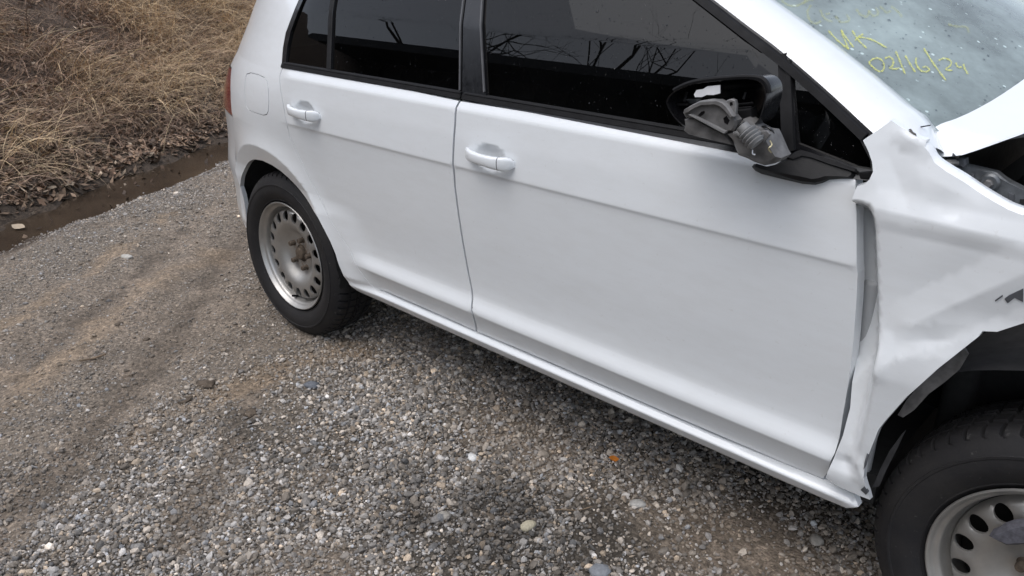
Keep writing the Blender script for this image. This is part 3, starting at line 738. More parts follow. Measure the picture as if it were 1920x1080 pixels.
def tyre_mesh():
    half = .098
    prof = [(.196, -.060), (.2045, -.072), (.212, -.080), (.2145, -.0835), (.217, -.083), (.225, -.0885), (.240, -.0965), (.255, -.0985), (.268, -.0970), (.2695, -.0985), (.2740, -.0985), (.2755, -.0955), (.285, -.0915), (.294, -.0855), (.300, -.081), (.3055, -.0765), (.310, -.071), (.3135, -.064), (.3150, -.056), (.3155, -.052), (.3155, -.046), (.309, -.045), (.309, -.037), (.3165, -.036), (.3170, -.020), (.3170, -.012), (.309, -.011), (.309, -.003), (.3175, -.002)]
    prof = prof+[(r, -d) for r, d in prof[::-1]]
    n = 4*60; V = []; F = []; m = len(prof)
    for i in range(n):
        ph = i % 4; a = 2*math.pi*(i//4+(0, .15, .21, .94)[ph])/(n//4)
        for q, (r, d) in enumerate(prof):
            aa = a; rr = r
            if r > .304:
                aa = a+.9*abs(d)**1.0*.35            # grooves run slightly across the tread
                if ph < 2 and (r > .311 or .304 < r <= .311 and abs(d) > .05): rr = r-.0090*min(1, (r-.300)/.010)
            V.append((rr*math.cos(aa), d, rr*math.sin(aa)))
    # narrow the groove: move phase 3 and 1 towards phase 0
    V = np.array(V).reshape(n, m, 3)
    F = [(i*m+q, i*m+q+1, ((i+1) % n)*m+q+1, ((i+1) % n)*m+q) for i in range(n) for q in range(m-1)]
    return sharp(mesh_np('tyre', V.reshape(-1, 3), F), 32)
def rim_mesh():
    prof = [(.196, -.058), (.2035, -.0815), (.2060, -.0850), (.2070, -.0835), (.2055, -.0865), (.2035, -.0870), (.2010, -.0845), (.1985, -.0790), (.1960, -.0745), (.1925, -.0715), (.1885, -.0690), (.1860, -.0640), (.1845, -.0560), (.1830, -.0480), (.1800, -.0440), (.1775, -.0410), (.1765, -.0400), (.1755, -.02), (.168, .06), (.196, .085)]
    V, F = lathe(prof, 96)
    return sharp(mesh_np('rim', V, F), 40)
DISC = [(0, -.028), (.0335, -.028), (.034, -.030), (.040, -.029), (.050, -.028), (.066, -.028), (.076, -.031), (.088, -.040), (.102, -.0535), (.116, -.0625), (.130, -.0665), (.145, -.0670), (.158, -.0650), (.168, -.0600), (.173, -.0520), (.1755, -.036)]
dr = np.array([p[0] for p in DISC]); dd = np.array([p[1] for p in DISC])
_rr = np.linspace(0, .1755, 348); _dd = np.convolve(np.pad(np.interp(_rr, dr, dd), 6, mode='edge'), np.ones(13)/13, 'valid')
HOLES = 17; HR = .1505; HD = .0176
def disc_mesh():
    out = np.array([(.1755*math.cos(a), .1755*math.sin(a)) for a in np.linspace(0, 2*math.pi, 97)[:-1]])
    inner = np.array([(.0335*math.cos(a), .0335*math.sin(a)) for a in np.linspace(0, 2*math.pi, 33)[:-1]])
    holes = []
    for k in range(HOLES):
        a = 2*math.pi*k/HOLES; c, s = math.cos(a), math.sin(a)
        L = [(HR+HD*1.06*math.cos(t), HD*.93*math.sin(t)) for t in np.linspace(0, 2*math.pi, 21)[:-1]]
        holes.append(np.array([(x*c-y*s, x*s+y*c) for x, y in L]))
    G = np.array([(r*math.cos(t+.3*i), r*math.sin(t+.3*i)) for i, r in enumerate((.038, .044, .052, .060, .068, .076, .084, .092, .100, .108, .115, .121, .127, .133, .139, .145, .151, .157, .162, .166, .170)) for t in np.linspace(0, 2*math.pi, max(20, int(r*600)))[:-1]])
    def keep(P):
        k = inside(out, P) & ~inside(inner, P)
        for h in holes: k &= ~inside(h, P)
        return k
    G = G[keep(G)]; d = np.min([segdist(h, G) for h in holes]+[segdist(inner, G), segdist(out, G)], 0); G = G[d > .002]
    V2, F = cdt([out, inner]+holes, G, keep)
    y = np.interp(np.hypot(V2[:, 0], V2[:, 1]), _rr, _dd)
    hd = np.min([segdist(h, V2) for h in holes], 0); y = y+.0022*np.clip(1-hd/.004, 0, 1)**2        # holes have a pressed-in edge
    V = [tuple(v) for v in np.c_[V2[:, 0], y, V2[:, 1]]]; F = [tuple(f) for f in F]
    for h in holes:   # thickness in the holes
        b = len(V); n = len(h)
        yy = np.interp(np.hypot(h[:, 0], h[:, 1]), _rr, _dd)+.0022
        V += [(p[0], q, p[1]) for p, q in zip(h, yy)]+[(p[0], q+.006, p[1]) for p, q in zip(h, yy)]
        F += [(b+i, b+(i+1) % n, b+n+(i+1) % n, b+n+i) for i in range(n)]
    return sharp(mesh_np('wheel_disc', V, F), 40)
tyre_me, rim_me, disc_me = tyre_mesh(), rim_mesh(), disc_mesh()
Vb, Fb = lathe([(0, -.020), (.0045, -.021), (.0085, -.020), (.0095, -.018), (.0095, 0), (.0125, .002), (.0125, .006)], 12); bolt_me = sharp(mesh_np('wheel_bolt', Vb, Fb), 30)
Vh, Fh = lathe([(0, -.018), (.018, -.018), (.022, -.016), (.0235, -.012), (.024, .0), (.029, .001), (.0335, .002), (.034, .012)], 28); hub_me = sharp(mesh_np('hub_cap', Vh, Fh), 30)
Vv, Fv = tube([(0, 0, 0), (0, -.012, .0), (0, -.028, -.006)], [.0055, .0045, .0042], 10); valve_me = sharp(mesh_np('valve', Vv, Fv), 40)
Vd, Fd = lathe([(0, -.012), (.164, -.012), (.167, -.008), (.167, .05), (.10, .06), (0, .06)], 48); drum_backing_me = sharp(mesh_np('wheel', Vd, Fd), 30)  # drum widened into a dark backing disc that stands for shade behind the holes
first = {}
def wheel(loc, roll, toe, camber, side=1, mud=False):
    w_ = link('wheel', drum_backing_me, None if drum_backing_me.materials else 'drum_shade_black', car)
    w_.location = loc; w_.rotation_mode = 'ZXY'; w_.rotation_euler = (camber, 0, toe)
    if side < 0: w_.rotation_euler = (-camber, 0, math.pi+toe)
    def ch(name, me, mat, loc_=(0, 0, 0), ry=0):
        o = link(name, me, None if me.materials else mat, w_); o.location = loc_; o.rotation_euler = (0, ry, 0); return o
    ch('tyre', tyre_me, 'tyre', (0, 0, 0), roll); ch('rim', rim_me, 'wheel_steel', (0, 0, 0), roll); ch('wheel_disc', disc_me, 'wheel_steel', (0, 0, 0), roll)
    ch('hub_cap', hub_me, 'rusty_bolt', (0, -.028, 0), roll)
    for k in range(5):
        a = 2*math.pi*k/5+roll+.35; ch('wheel_bolt', bolt_me, 'rusty_bolt', (.056*math.cos(a), -.030, .056*math.sin(a)), a)
    a = VALVE; ch('valve', valve_me, 'black_plastic', (.179*math.cos(a), -.046, .179*math.sin(a)), math.pi/2-a)
    return w_
VALVE = R_(-100)
YW = -.757
wr = wheel((0, YW, .310), R_(-16.1), 0, R_(-1.1))
VALVE = R_(60)
wfr = wheel((2.452, -.772, .313), R_(-132.3), R_(-2.8), R_(.6))
wheel((0, -YW, .310), R_(20), 0, R_(1.1)*-1, -1); wheel((2.55, .772, .31), R_(30), 0, 0, -1)
# rust bloom and rubber scuff on the front wheel
def wpatch(px, Y, mat, name, th=.002):
    P = [at(u, v, Y) for u, v in px]; o = part(name, prism(P, th), mat, car); return o
scuff = NT('scuff'); scuff.pbr(scuff.mix(scuff.ramp(scuff.noise(90, 5, .7), [(.35, 0), (.65, 1)]), (.10, .10, .12), (.05, .05, .06)), .7); MATS['scuff'] = scuff.m
rustm = NT('rust'); rustm.pbr(rustm.mix(rustm.ramp(rustm.noise(70, 5, .7), [(.35, 0), (.65, 1)]), (.28, .10, .03), (.10, .04, .02)), .85); MATS['rust'] = rustm.m
tornp = [at(u, v, -.868) for u, v in [(1852, 1009), (1857, 1002), (1868, 998), (1880, 990), (1898, 984), (1930, 981), (1960, 985), (1960, 1022), (1930, 1023), (1905, 1026), (1885, 1026), (1866, 1017)]]
part('torn_rubber', prism(tornp, .02, .008), 'scuff', car)
V = []; F = []
for k in range(15):
    a = R_(112-52*k/14); cy = -.772-.0872
    for r_, y_ in ((.1995, .006), (.2035, -.0012), (.2078, .0005)): V.append((2.452+r_*math.cos(a)*(1+.002*math.sin(k*2.1)), cy+y_+.05*r_*math.cos(a), .313+r_*math.sin(a)))
F = [(k*3+j, (k+1)*3+j, (k+1)*3+j+1, k*3+j+1) for k in range(14) for j in range(2)]
part('rim_rust', (V, F), 'rust', car)
# ------------------------------------------------------------------ arch liners and underside
def liner(cx, cz, R, y0, y1, a0=-10, a1=184, n=30):
    V = []; F = []
    for i in range(n+1):
        a = R_(a0+(a1-a0)*i/n); r = R+.006*math.sin(9*a)
        X_ = cx+r*math.cos(a); ye = max(y0, -float(hb(X_, max(.32, cz+r*math.sin(a))))+.02) if cx < 1 else y0
        V += [(X_, ye, cz+r*math.sin(a)), (cx+r*math.cos(a), (y0+y1)/2, cz+r*math.sin(a)+.008), (cx+r*math.cos(a), y1, cz+r*math.sin(a)), (cx, y1, cz)]
    for i in range(n):
        b = i*4
        F += [(b, b+1, b+5, b+4), (b+1, b+2, b+6, b+5), (b+2, b+3, b+7, b+6)]
    return part('arch_liner', (V, F), 'liner', car)
l1 = liner(-.03, .34, .365, -.872, -.50); l2 = liner(2.46, .36, .395, -.86, -.48, 0, 175); mirror(l1, car); mirror(l2, car)
# loosened liner edge and torn flange behind the front wheel
lp = [(1806, 648), (1760, 686), (1725, 720), (1700, 750), (1683, 778), (1693, 783), (1714, 769), (1742, 738), (1772, 716), (1798, 694), (1816, 664)]
part('liner_edge', prism([at(u, v, -.880) for u, v in lp], .004), 'cast_grey', car)
lq = [(1640, 905), (1650, 880), (1668, 845), (1690, 815), (1697, 808), (1680, 845), (1662, 880), (1648, 912), (1634, 915)]
part('liner_edge', prism([at(u, v, -.872) for u, v in lq], .006), 'dark_tear', car)
V, F = box((1.25, 0, .345), (1.75, 1.62, .07)); part('underbody', (V, F), 'underbody', car)
V, F = box((-.36, 0, .40), (.5, .95, .16), .03); part('spare_wheel_well', (V, F), 'underbody', car)
V, F = tube([(0, -.6, .30), (0, 0, .26), (0, .6, .30)], .035); part('rear_axle', (V, F), 'underbody', car)
V, F = box((1.28, -.80, .68), (1.55, .03, .62)); part('gap_shade_box', (V, F), 'dark_inner', car);  # near-black box inside the doors, its colour standing for shade in the gaps
V, F = box((1.28, .80, .68), (1.55, .03, .62)); part('gap_shade_box', (V, F), 'dark_inner', car)
V, F = box((-.2, 0, .97), (.5, 1.35, .03)); part('parcel_shelf', (V, F), 'cloth', car)
V, F = box((2.03, 0, .62), (.04, 1.58, .60)); part('bulkhead', (V, F), 'dark_inner', car)
# ------------------------------------------------------------------ cabin
def seat(x, y, wd, back=.62, name='seat'):
    s1 = box((x+.22, y, .56), (.52, wd, .16), .05); s2 = box((0, 0, .30), (.14, wd, back), .05)
    r = Matrix.Rotation(R_(-18), 3, 'Y'); s2 = ([np.array(r @ Vector(v))+np.array([x-.02, y, .58]) for v in s2[0]], s2[1])
    o = part(name, join(s1, s2), 'cloth', car)
    h = box((0, 0, 0), (.10, wd*.55, .19), .04); h = ([np.array(r @ Vector(v))+np.array([x-.235, y, 1.27]) for v in h[0]], h[1]); part('headrest', h, 'cloth', o)
    for s in (-1, 1):
        part('headrest_post', tube([(x-.20, y+s*.05, 1.12), (x-.225, y+s*.05, 1.24)], .006), 'cast_grey', o)
    return o
seat(1.12, -.38, .50); seat(1.12, .38, .50)
seat(.30, -.36, .62); seat(.30, .36, .62)
V, F = box((1.88, 0, .90), (.36, 1.46, .20), .06); part('dashboard', (V, F), 'black_plastic', car)
V, F = lathe([(.178, 0), (.185, -.012), (.197, 0), (.185, .012), (.178, 0)], 40); sw = part('steering_wheel', (V, F), 'black_plastic', car); sw.location = (1.58, .38, .94); sw.rotation_euler = (0, 0, R_(90))
sw.rotation_mode = 'XYZ'; sw.rotation_euler = (R_(0), R_(0), R_(90))
simple('belt_web', (.10, .11, .11), .8)
bp = spline([(1.0, -.64, 1.34), (1.02, -.64, 1.10), (1.12, -.58, .86), (1.2, -.5, .7)], 6)
V = []; F = []
for p in bp: V += [p+np.array([-.022, 0, 0]), p+np.array([.022, .01, 0])]
F = [(2*i, 2*i+2, 2*i+3, 2*i+1) for i in range(len(bp)-1)]; part('seat_belt', (V, F), 'belt_web', car)
V, F = box((.965, -.685, 1.20), (.09, .06, .30), .02); part('pillar_trim', (V, F), 'belt_web', car); V, F = box((.965, .685, 1.20), (.09, .06, .30), .02); part('pillar_trim', (V, F), 'belt_web', car)
V, F = box((.55, 0, 1.43), (1.5, 1.2, .02)); part('headliner', (V, F), 'belt_web', car)
# ------------------------------------------------------------------ broken wing mirror
YM = -.975
shell_px = [(1248, 191), (1252, 182), (1262, 172), (1290, 159), (1330, 151.5), (1390, 147), (1418, 148), (1431, 154), (1438, 166), (1439, 182), (1433, 208), (1424, 228), (1408, 241), (1384, 247), (1350, 246), (1310, 245), (1285, 239), (1268, 225), (1255, 208)]
outl = np.array([at(u, v, YM) for u, v in shell_px]); outl = np.vstack([spline(np.vstack([outl, outl[:1]]), 4)[:-1]])
c = outl.mean(0); n = len(outl); V = []; F = []
rings = [(1.0, .055), (1.01, .03), (1.0, .004), (.985, -.002), (.955, -.001), (.94, .006), (.90, .030), (.80, .050), (.60, .060), (.3, .064)]
for s, d in rings: V += [c+(p-c)*s+np.array([.3*d*0, d, 0]) for p in outl]
V.append(c+np.array([0, .065, 0]))
for k in range(len(rings)-1):
    F += [(k*n+i, k*n+(i+1) % n, (k+1)*n+(i+1) % n, (k+1)*n+i) for i in range(n)]
F += [((len(rings)-1)*n+i, (len(rings)-1)*n+(i+1) % n, len(V)-1) for i in range(n)]
mir = part('wing_mirror', (V, F), 'gloss_black', car, 50)
mir['label'] = 'smashed black wing mirror hanging on its grey bracket'
rimv = []; rr_ = [c+(p-c)*1.0 for p in outl]; 
V, F = tube(list(np.array(rr_)[8:36]+np.array([0, .004, .002])), .0045, 8); part('housing_rim', (V, F), 'seal_rubber', mir)
def mp(name, px, Y, th, mat, bev=.003, tilt=0.0):
    P = [at(u, v, Y+tilt*(u-1340)/100) for u, v in px]; return part(name, prism(P, th, bev), mat, mir)
mp('paper_label', [(1301, 177), (1306, 169), (1318, 167), (1326, 162), (1350, 159.5), (1350, 175), (1338, 178), (1325, 178), (1316, 182), (1303, 182)], YM+.004, .002, 'sticker_white', 0)
for (a_, b_, c_, d_) in [(1288, 172, 1283, 190), (1330, 186, 1352, 182), (1398, 173, 1394, 186), (1384, 196, 1412, 193), (1384, 203, 1410, 201), (1268, 196, 1290, 196)]:
    p_, q_ = at(a_, b_, YM+.022), at(c_, d_, YM+.018); part('inner_rib', tube([p_, (p_+q_)/2, q_], .0022, 6), 'seal_rubber', mir)
mp('motor_block', [(1382, 206), (1408, 203), (1412, 232), (1388, 238)], YM+.012, .02, 'black_plastic', .003)
mp('bracket_plate', [(1279, 212), (1281, 206), (1296, 198), (1310, 191), (1328, 188), (1345, 189), (1356, 194), (1364, 203), (1374, 218), (1381, 226), (1380, 236), (1374, 246), (1357, 249), (1330, 236), (1300, 220), (1284, 221)], YM-.022, .02, 'cast_grey', .004)
mp('bracket_rim', [(1280, 213), (1281, 206), (1296, 197), (1310, 190), (1330, 187), (1346, 188), (1357, 193), (1365, 202), (1376, 219), (1372, 221), (1360, 206), (1351, 198), (1342, 194), (1328, 193), (1312, 196), (1298, 203), (1287, 211)], YM-.030, .012, 'cast_grey', .003)
mp('bracket_ear', [(1352, 195), (1364, 187), (1371, 185.5), (1378, 188), (1380, 196), (1379, 215), (1374, 218), (1366, 206)], YM-.020, .008, 'cast_grey', .002)
mp('bolt_hole', [(1368, 192), (1373, 191), (1374, 197), (1369, 199)], YM-.0205, .002, 'gloss_black', 0)
mp('bolt_hole', [(1308, 217), (1315, 209), (1321, 208), (1321, 212), (1313, 219)], YM-.0225, .002, 'gloss_black', 0)
mp('bolt_hole', [(1356, 222), (1362, 217), (1368, 226), (1364, 234), (1358, 230)], YM-.0225, .002, 'gloss_black', 0)
mp('bracket_skirt', [(1282, 224), (1300, 221), (1330, 237), (1357, 250), (1366, 260), (1372, 272), (1340, 265), (1310, 258), (1290, 252), (1281, 245), (1284, 236)], YM-.014, .02, 'cast_grey', .003)
mp('bracket_ridge', [(1290, 215), (1294, 214), (1360, 247), (1358, 251)], YM-.030, .010, 'boot_grey', .001)
mp('mirror_arm', [(1357, 249), (1374, 247), (1381, 236), (1390, 224), (1398, 230), (1410, 240), (1424, 248), (1438, 250), (1444, 262), (1450, 276), (1456, 290), (1461, 298), (1450, 308), (1430, 312), (1412, 306), (1396, 298), (1380, 292), (1376, 282), (1368, 262)], YM-.020, .045, 'cast_grey', .008)
mp('arm_ridge', [(1373, 248), (1377, 246.5), (1414, 269), (1410, 271)], YM-.032, .012, 'boot_grey', .001)
mp('wing_tab', [(1424, 246), (1438, 245), (1444, 252), (1436, 262), (1430, 268)], YM-.026, .006, 'cast_grey', .001)
b0, b1 = at(1391, 236, YM-.040), at(1420, 270, YM-.040); ax_ = (b1-b0); ln_ = np.linalg.norm(ax_); ax_ /= ln_
bpath = []; brad = []
for i in range(31):
    t = i/30; bpath.append(b0+ax_*ln_*t); brad.append((.011 if t < .25 else .0155+.0022*math.sin(t*2*math.pi*6)) if t < .97 else .013)
V, F = tube(bpath, brad, 18); part('rubber_boot', (V, F), 'boot_grey', mir, 60)
V, F = tube([b0-ax_*.002, b0+ax_*.003], [.0085, .0085], 14); part('motor_shaft', (V, F), 'gloss_black', mir)
part('loose_wire', tube(spline([at(1444, 264, YM-.03), at(1447, 272, YM-.035), at(1441, 279, YM-.04), at(1446, 286, YM-.03)], 6), .0013), 'copper_wire', mir)
part('loose_wire', tube(spline([at(1411, 281, YM-.032), at(1411, 288, YM-.034), at(1416, 290, YM-.032)], 5), .0012), 'sticker_white', mir)
part('loose_wire', tube(spline([at(1428, 238, YM+.01), at(1438, 238, YM), at(1448, 246, YM), at(1452, 262, YM+.01), at(1450, 285, YM+.02)], 6), .0022), 'gloss_black', mir)
foot_px = [(1408, 311), (1412, 306), (1430, 312), (1452, 307), (1474, 295), (1490, 286), (1500, 282), (1520, 287), (1560, 301), (1603, 317), (1604, 328), (1598, 333), (1575, 332), (1553, 333), (1540, 338), (1526, 341), (1500, 338), (1450, 325), (1420, 317)]
P3 = []
for u, v in foot_px:
    k = np.interp(u, [1400, 1470, 1530, 1605], [.060, .052, .034, .012]); x, z = PX(u, v, hb); P3.append(at(u, v, -float(hb(x, z))-k*.6))
mf = part('mirror_foot', prism(P3, .05, .007), 'black_plastic', fdoor)
P3 = []
for u, v in [(1474, 295), (1490, 284), (1500, 280), (1520, 285), (1560, 299), (1606, 316), (1606, 323), (1556, 308), (1518, 294), (1500, 291), (1484, 298)]:
    k = np.interp(u, [1400, 1470, 1530, 1605], [.060, .052, .036, .014]); x, z = PX(u, v, hb); P3.append(at(u, v, -float(hb(x, z))-k*.6-.004))
part('foot_edge', prism(P3, .02, .003), 'seal_rubber', mf)
x, z = PX(1622, 330, hb); part('corner_trim', prism([at(u, v, -float(hb(x, z))-.006) for u, v in [(1609, 324), (1634, 322), (1636, 329), (1628, 337), (1612, 335)]], .01, .002), 'seal_rubber', fdoor)
# far side of the car
for o in (bs, rdoor, fdoor): mirror(o, car)
# ------------------------------------------------------------------ terrain
_lat = np.random.default_rng(3).random((256, 256))
def vnoise(x, y):
    xi = np.floor(x).astype(int); yi = np.floor(y).astype(int); fx = x-xi; fy = y-yi
    fx = fx*fx*(3-2*fx); fy = fy*fy*(3-2*fy); g = lambda a, b: _lat[a & 255, b & 255]
    return (g(xi, yi)*(1-fx)+g(xi+1, yi)*fx)*(1-fy)+(g(xi, yi+1)*(1-fx)+g(xi+1, yi+1)*fx)*fy
def fbm(x, y, s, o=4):
    r = 0; a = .5; t = 0
    for k in range(o): r = r+a*vnoise(x*s+17.3*k, y*s-9.1*k); t += a; a *= .5; s *= 2.03
    return r/t
DA = np.array([-1.96, -1.31]); DN = np.array([-.897, -.443]); DT = np.array([-.443, .897])
def ditch(x, y):
    d = (x-DA[0])*DN[0]+(y-DA[1])*DN[1]; s = (x-DA[0])*DT[0]+(y-DA[1])*DT[1]
    return d+.16*(fbm(s, d*.0+3, .9, 3)-.5)+.10*(fbm(s, d+9, 4.5, 3)-.5)+.04*np.sin(s*1.3), s
def pl_dist(x, y, L):
    d = np.full(np.shape(x), 9.0); a = np.zeros(np.shape(x))
    for i in range(len(L)-1):
        p, q = np.array(L[i]), np.array(L[i+1]); e = q-p; t = np.clip(((x-p[0])*e[0]+(y-p[1])*e[1])/(e@e), 0, 1)
        d = np.minimum(d, np.hypot(x-p[0]-t*e[0], y-p[1]-t*e[1]))
    return d
g2 = lambda *px: [tuple(onz(u, v)[:2]) for u, v in px]
TRACKS = [(g2((-40, 1010), (120, 860), (260, 710), (345, 600), (430, 470), (500, 395)), .13), (g2((-60, 760), (90, 640), (210, 560), (300, 480), (400, 390)), .11), (g2((330, 1010), (420, 860), (480, 730)), .05)]
TANS = [(g2((160, 640), (215, 590), (260, 555), (330, 510), (420, 475)), .085), (g2((250, 820), (330, 775), (430, 725), (560, 690), (650, 662)), .075), (g2((-20, 760), (60, 705), (130, 660)), .10), (g2((0, 620), (120, 540), (230, 470), (330, 400)), .05)]
def d_ditch(x, y): return -((x-DA[0])*DN[0]+(y-DA[1])*DN[1])
def masks(x, y):
    n1 = fbm(x, y, 5, 4)-.5; n2 = fbm(x+9, y, 14, 3)-.5
    mud = np.zeros(np.shape(x)); tan = np.zeros(np.shape(x))
    for L, w_ in TRACKS: mud = np.maximum(mud, np.clip(1.25-(pl_dist(x, y, L)+n1*.16+n2*.07)/w_, 0, 1))
    broad = np.clip((.75-x)/1.1, 0, 1)*np.clip((d_ditch(x, y)-.25)/.5, 0, 1)
    mud = np.maximum(mud, broad*(.45+.5*np.clip((n1+.12)*3, 0, 1)))
    for L, w_ in TANS: tan = np.maximum(tan, np.clip(1.1-(pl_dist(x, y, L)+n1*.24+n2*.14)/w_, 0, 1)*.75)
    mud = np.maximum(mud, np.clip((fbm(x-4, y+2, 2.1, 4)-.56)*7, 0, .8))
    mud = np.maximum(mud, .9*np.clip(1.3-(np.hypot((x-1.95)/.55, (y+.75)/.22)+n1*.8), 0, 1))
    mud = np.maximum(mud, .8*np.clip(1.3-(np.hypot((x-1.15)/.30, (y+.80)/.13)+n1*.9), 0, 1))
    return mud, tan
def wetness(x, y):
    c_ = onz(925, 985); return np.clip(1.5-(np.hypot((x-c_[0])/.26, (y-c_[1])/.20)+1.8*(fbm(x, y, 7, 3)-.5))*1.1, 0, 1)
def rut(x, y):
    n1 = fbm(x, y, 6, 3)-.5; n2 = fbm(x+5, y, 22, 2)-.5; r = np.zeros(np.shape(x))
    for L, w_ in ((TRACKS[0][0], .07), (TRACKS[2][0], .05), (RUT2, .035)): r = np.maximum(r, np.clip(1.2-(pl_dist(x, y, L)+n1*.16+n2*.06)/w_, 0, 1))
    return r
RUT2 = g2((40, 700), (150, 600), (250, 520), (345, 430))
def zg(x, y):
    x = np.asarray(x, float); y = np.asarray(y, float)
    d, s = ditch(x, y)
    z = .030*(fbm(x, y, 1.1, 3)-.5)+.014*(fbm(x+5, y-3, 6, 3)-.5)+.007*(fbm(x, y, 26, 2)-.5)
    for L, w_ in TRACKS[:2]:
        q = pl_dist(x, y, L); z = z-.012*np.exp(-(q/w_)**2)+.010*np.exp(-((q-w_*1.5)/(w_*.5))**2)
    near = np.clip((np.hypot(x, y+.77)-.2)/.3, 0, 1); z = z*(.35+.65*near)
    t = np.clip((d+.24)/.44, 0, 1); z = z-.078*t*t*(3-2*t)+.016*np.clip(1-abs(d-.1)/.3, 0, 1)*(fbm(x+1, y, 10, 3)-.5)
    b = np.maximum(0, d-.33); bank = .66*(np.sqrt(b*b+.05)-.2236); bank = np.where(bank > 4.2, 4.2+.15*(bank-4.2), bank)
    rough = np.clip(b/.5, 0, 1); z = z+bank+rough*(.30*(fbm(x, y, .8, 4)-.5)+.10*(fbm(x+2, y+7, 3.3, 3)-.5))+np.clip(b/.08, 0, 1)*.05*(fbm(x, y+3, 8, 3)-.5)
    return z
def axis(lo, hi, st, far):
    a = list(np.arange(lo, hi+1e-6, st)); s = st; v = hi; 
    while v < far: s *= 1.28; v += s; a.append(v)
    s = st; v = lo
    while v > -far: s *= 1.28; v -= s; a.insert(0, v)
    return np.array(a)
gxs = axis(-3.0, 2.5, .024, 120); gys = axis(-2.4, 1.2, .024, 120)
GX, GY = np.meshgrid(gxs, gys, indexing='ij'); GZ_ = zg(GX, GY)
nx, ny = GX.shape
idx = np.arange(nx*ny).reshape(nx, ny); q00, q10, q11, q01 = idx[:-1, :-1].ravel(), idx[1:, :-1].ravel(), idx[1:, 1:].ravel(), idx[:-1, 1:].ravel()
T = np.vstack([np.c_[q00, q10, q11], np.c_[q00, q11, q01]])
mud, tan = masks(GX, GY); dd_, _ = ditch(GX, GY)
soil = np.array([.225, .182, .142]); grav = np.array([.175, .150, .122]); tanc = np.array([.29, .215, .145]); bankc = np.array([.10, .072, .054]); wet = np.array([.065, .048, .035])
f3 = fbm(GX, GY, 9, 4)[..., None]
stone_gap_shade = np.clip((GX-.15)/.7, 0, 1)[..., None]; col = grav*(.75+.5*f3)*(1-.55*stone_gap_shade); col = col+(soil*(.7+.6*f3)-col)*mud[..., None]; col = col+(tanc*(.8+.4*f3)-col)*(tan*.75)[..., None]  # gravel base painted darker towards the car's front, as shade between the stones
tb = np.clip((dd_-.45)/.25, 0, 1)[..., None]; tw = (np.clip((dd_+.12)/.14, 0, 1)*np.clip((1.0-dd_)/.4, 0, 1))[..., None]
col = col*((1-.5*wetness(GX, GY))*(1-.36*rut(GX, GY)))[..., None]; col = col+(wet-col)*tw; col = col+(bankc*(.6+.8*f3)-col)*(tb*np.clip((dd_-.5)/.5, 0, 1)[..., None])
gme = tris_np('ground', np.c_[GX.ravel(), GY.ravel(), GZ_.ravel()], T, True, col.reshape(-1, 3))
def ground_mat():
    n = NT('gravel_soil'); at_ = n.n('ShaderNodeVertexColor', layer_name='tint').outputs[0]
    g1 = n.noise(55, 5, .7); g2_ = n.noise(210, 4, .7)
    v = n.n('ShaderNodeTexVoronoi'); v.inputs['Scale'].default_value = 95; v.inputs['Randomness'].default_value = 1; n.l(n.co(), v.inputs['Vector'])
    vs = n.n('ShaderNodeSeparateColor'); n.l(v.outputs['Color'], vs.inputs[0])
    c = n.mix(1.0, at_, n.ramp(g1, [(.25, .45), (.5, .95), (.75, 1.45)]), 'MULTIPLY'); c = n.mix(.8, c, n.ramp(g2_, [(.3, .55), (.7, 1.4)]), 'MULTIPLY')
    c = n.mix(.55, c, n.ramp(vs.outputs[0], [(0, .6), (.7, 1.1), (1, 1.9)]), 'MULTIPLY')
    h = n.math('ADD', n.math('MULTIPLY', g1, .6), n.math('ADD', n.math('MULTIPLY', g2_, .35), n.math('MULTIPLY', n.ramp(v.outputs['Distance'], [(0, 1), (.7, 0)]), .5)))
    n.pbr(c, .86, 0, 0, .1, .3, n.bump(h, .8, .008)); MATS['ground'] = n.m
ground_mat()
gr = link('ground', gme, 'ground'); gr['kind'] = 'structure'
# ------------------------------------------------------------------ water lying in the ditch
def water_mat():
    n = NT('ditch_water')
    c = n.ramp(n.noise(3.0, 5, .6), [(.3, (.030, .022, .016)), (.7, (.060, .044, .031))])
    n.pbr(c, .16, 0, 0, .05, .5, n.bump(n.noise(14, 3), .10, .01)); n.p.inputs['IOR'].default_value = 1.33; MATS['water'] = n.m
water_mat()
ss = np.linspace(-9, 12, 120); V = []; F = []
for s in ss:
    for d in np.linspace(-.22, 1.0, 7):
        p = DA+DT*s+DN*d; V.append((p[0], p[1], -.058))
F = [(i*7+k, i*7+k+1, (i+1)*7+k+1, (i+1)*7+k) for i in range(119) for k in range(6)]
wt = link('water', mesh_np('water', V, F), 'water'); wt['kind'] = 'structure'
# ------------------------------------------------------------------ gravel
def in_view(P, m=.18):
    Q = (P-CAM_P)@CAM_R; zc = -Q[:, 2]; u = Q[:, 0]/zc*CAM_F/960; v = Q[:, 1]/zc*CAM_F/540
    return (zc > .3) & (np.abs(u) < 1+m) & (np.abs(v) < 1+m), zc
def ico():
    t = (1+5**.5)/2
    V = np.array([(-1, t, 0), (1, t, 0), (-1, -t, 0), (1, -t, 0), (0, -1, t), (0, 1, t), (0, -1, -t), (0, 1, -t), (t, 0, -1), (t, 0, 1), (-t, 0, -1), (-t, 0, 1)], float)
    F = np.array([(0, 11, 5), (0, 5, 1), (0, 1, 7), (0, 7, 10), (0, 10, 11), (1, 5, 9), (5, 11, 4), (11, 10, 2), (10, 7, 6), (7, 1, 8), (3, 9, 4), (3, 4, 2), (3, 2, 6), (3, 6, 8), (3, 8, 9), (4, 9, 5), (2, 4, 11), (6, 2, 10), (8, 6, 7), (9, 8, 1)])
    return V/np.linalg.norm(V[0]), F
IV, IF = ico()
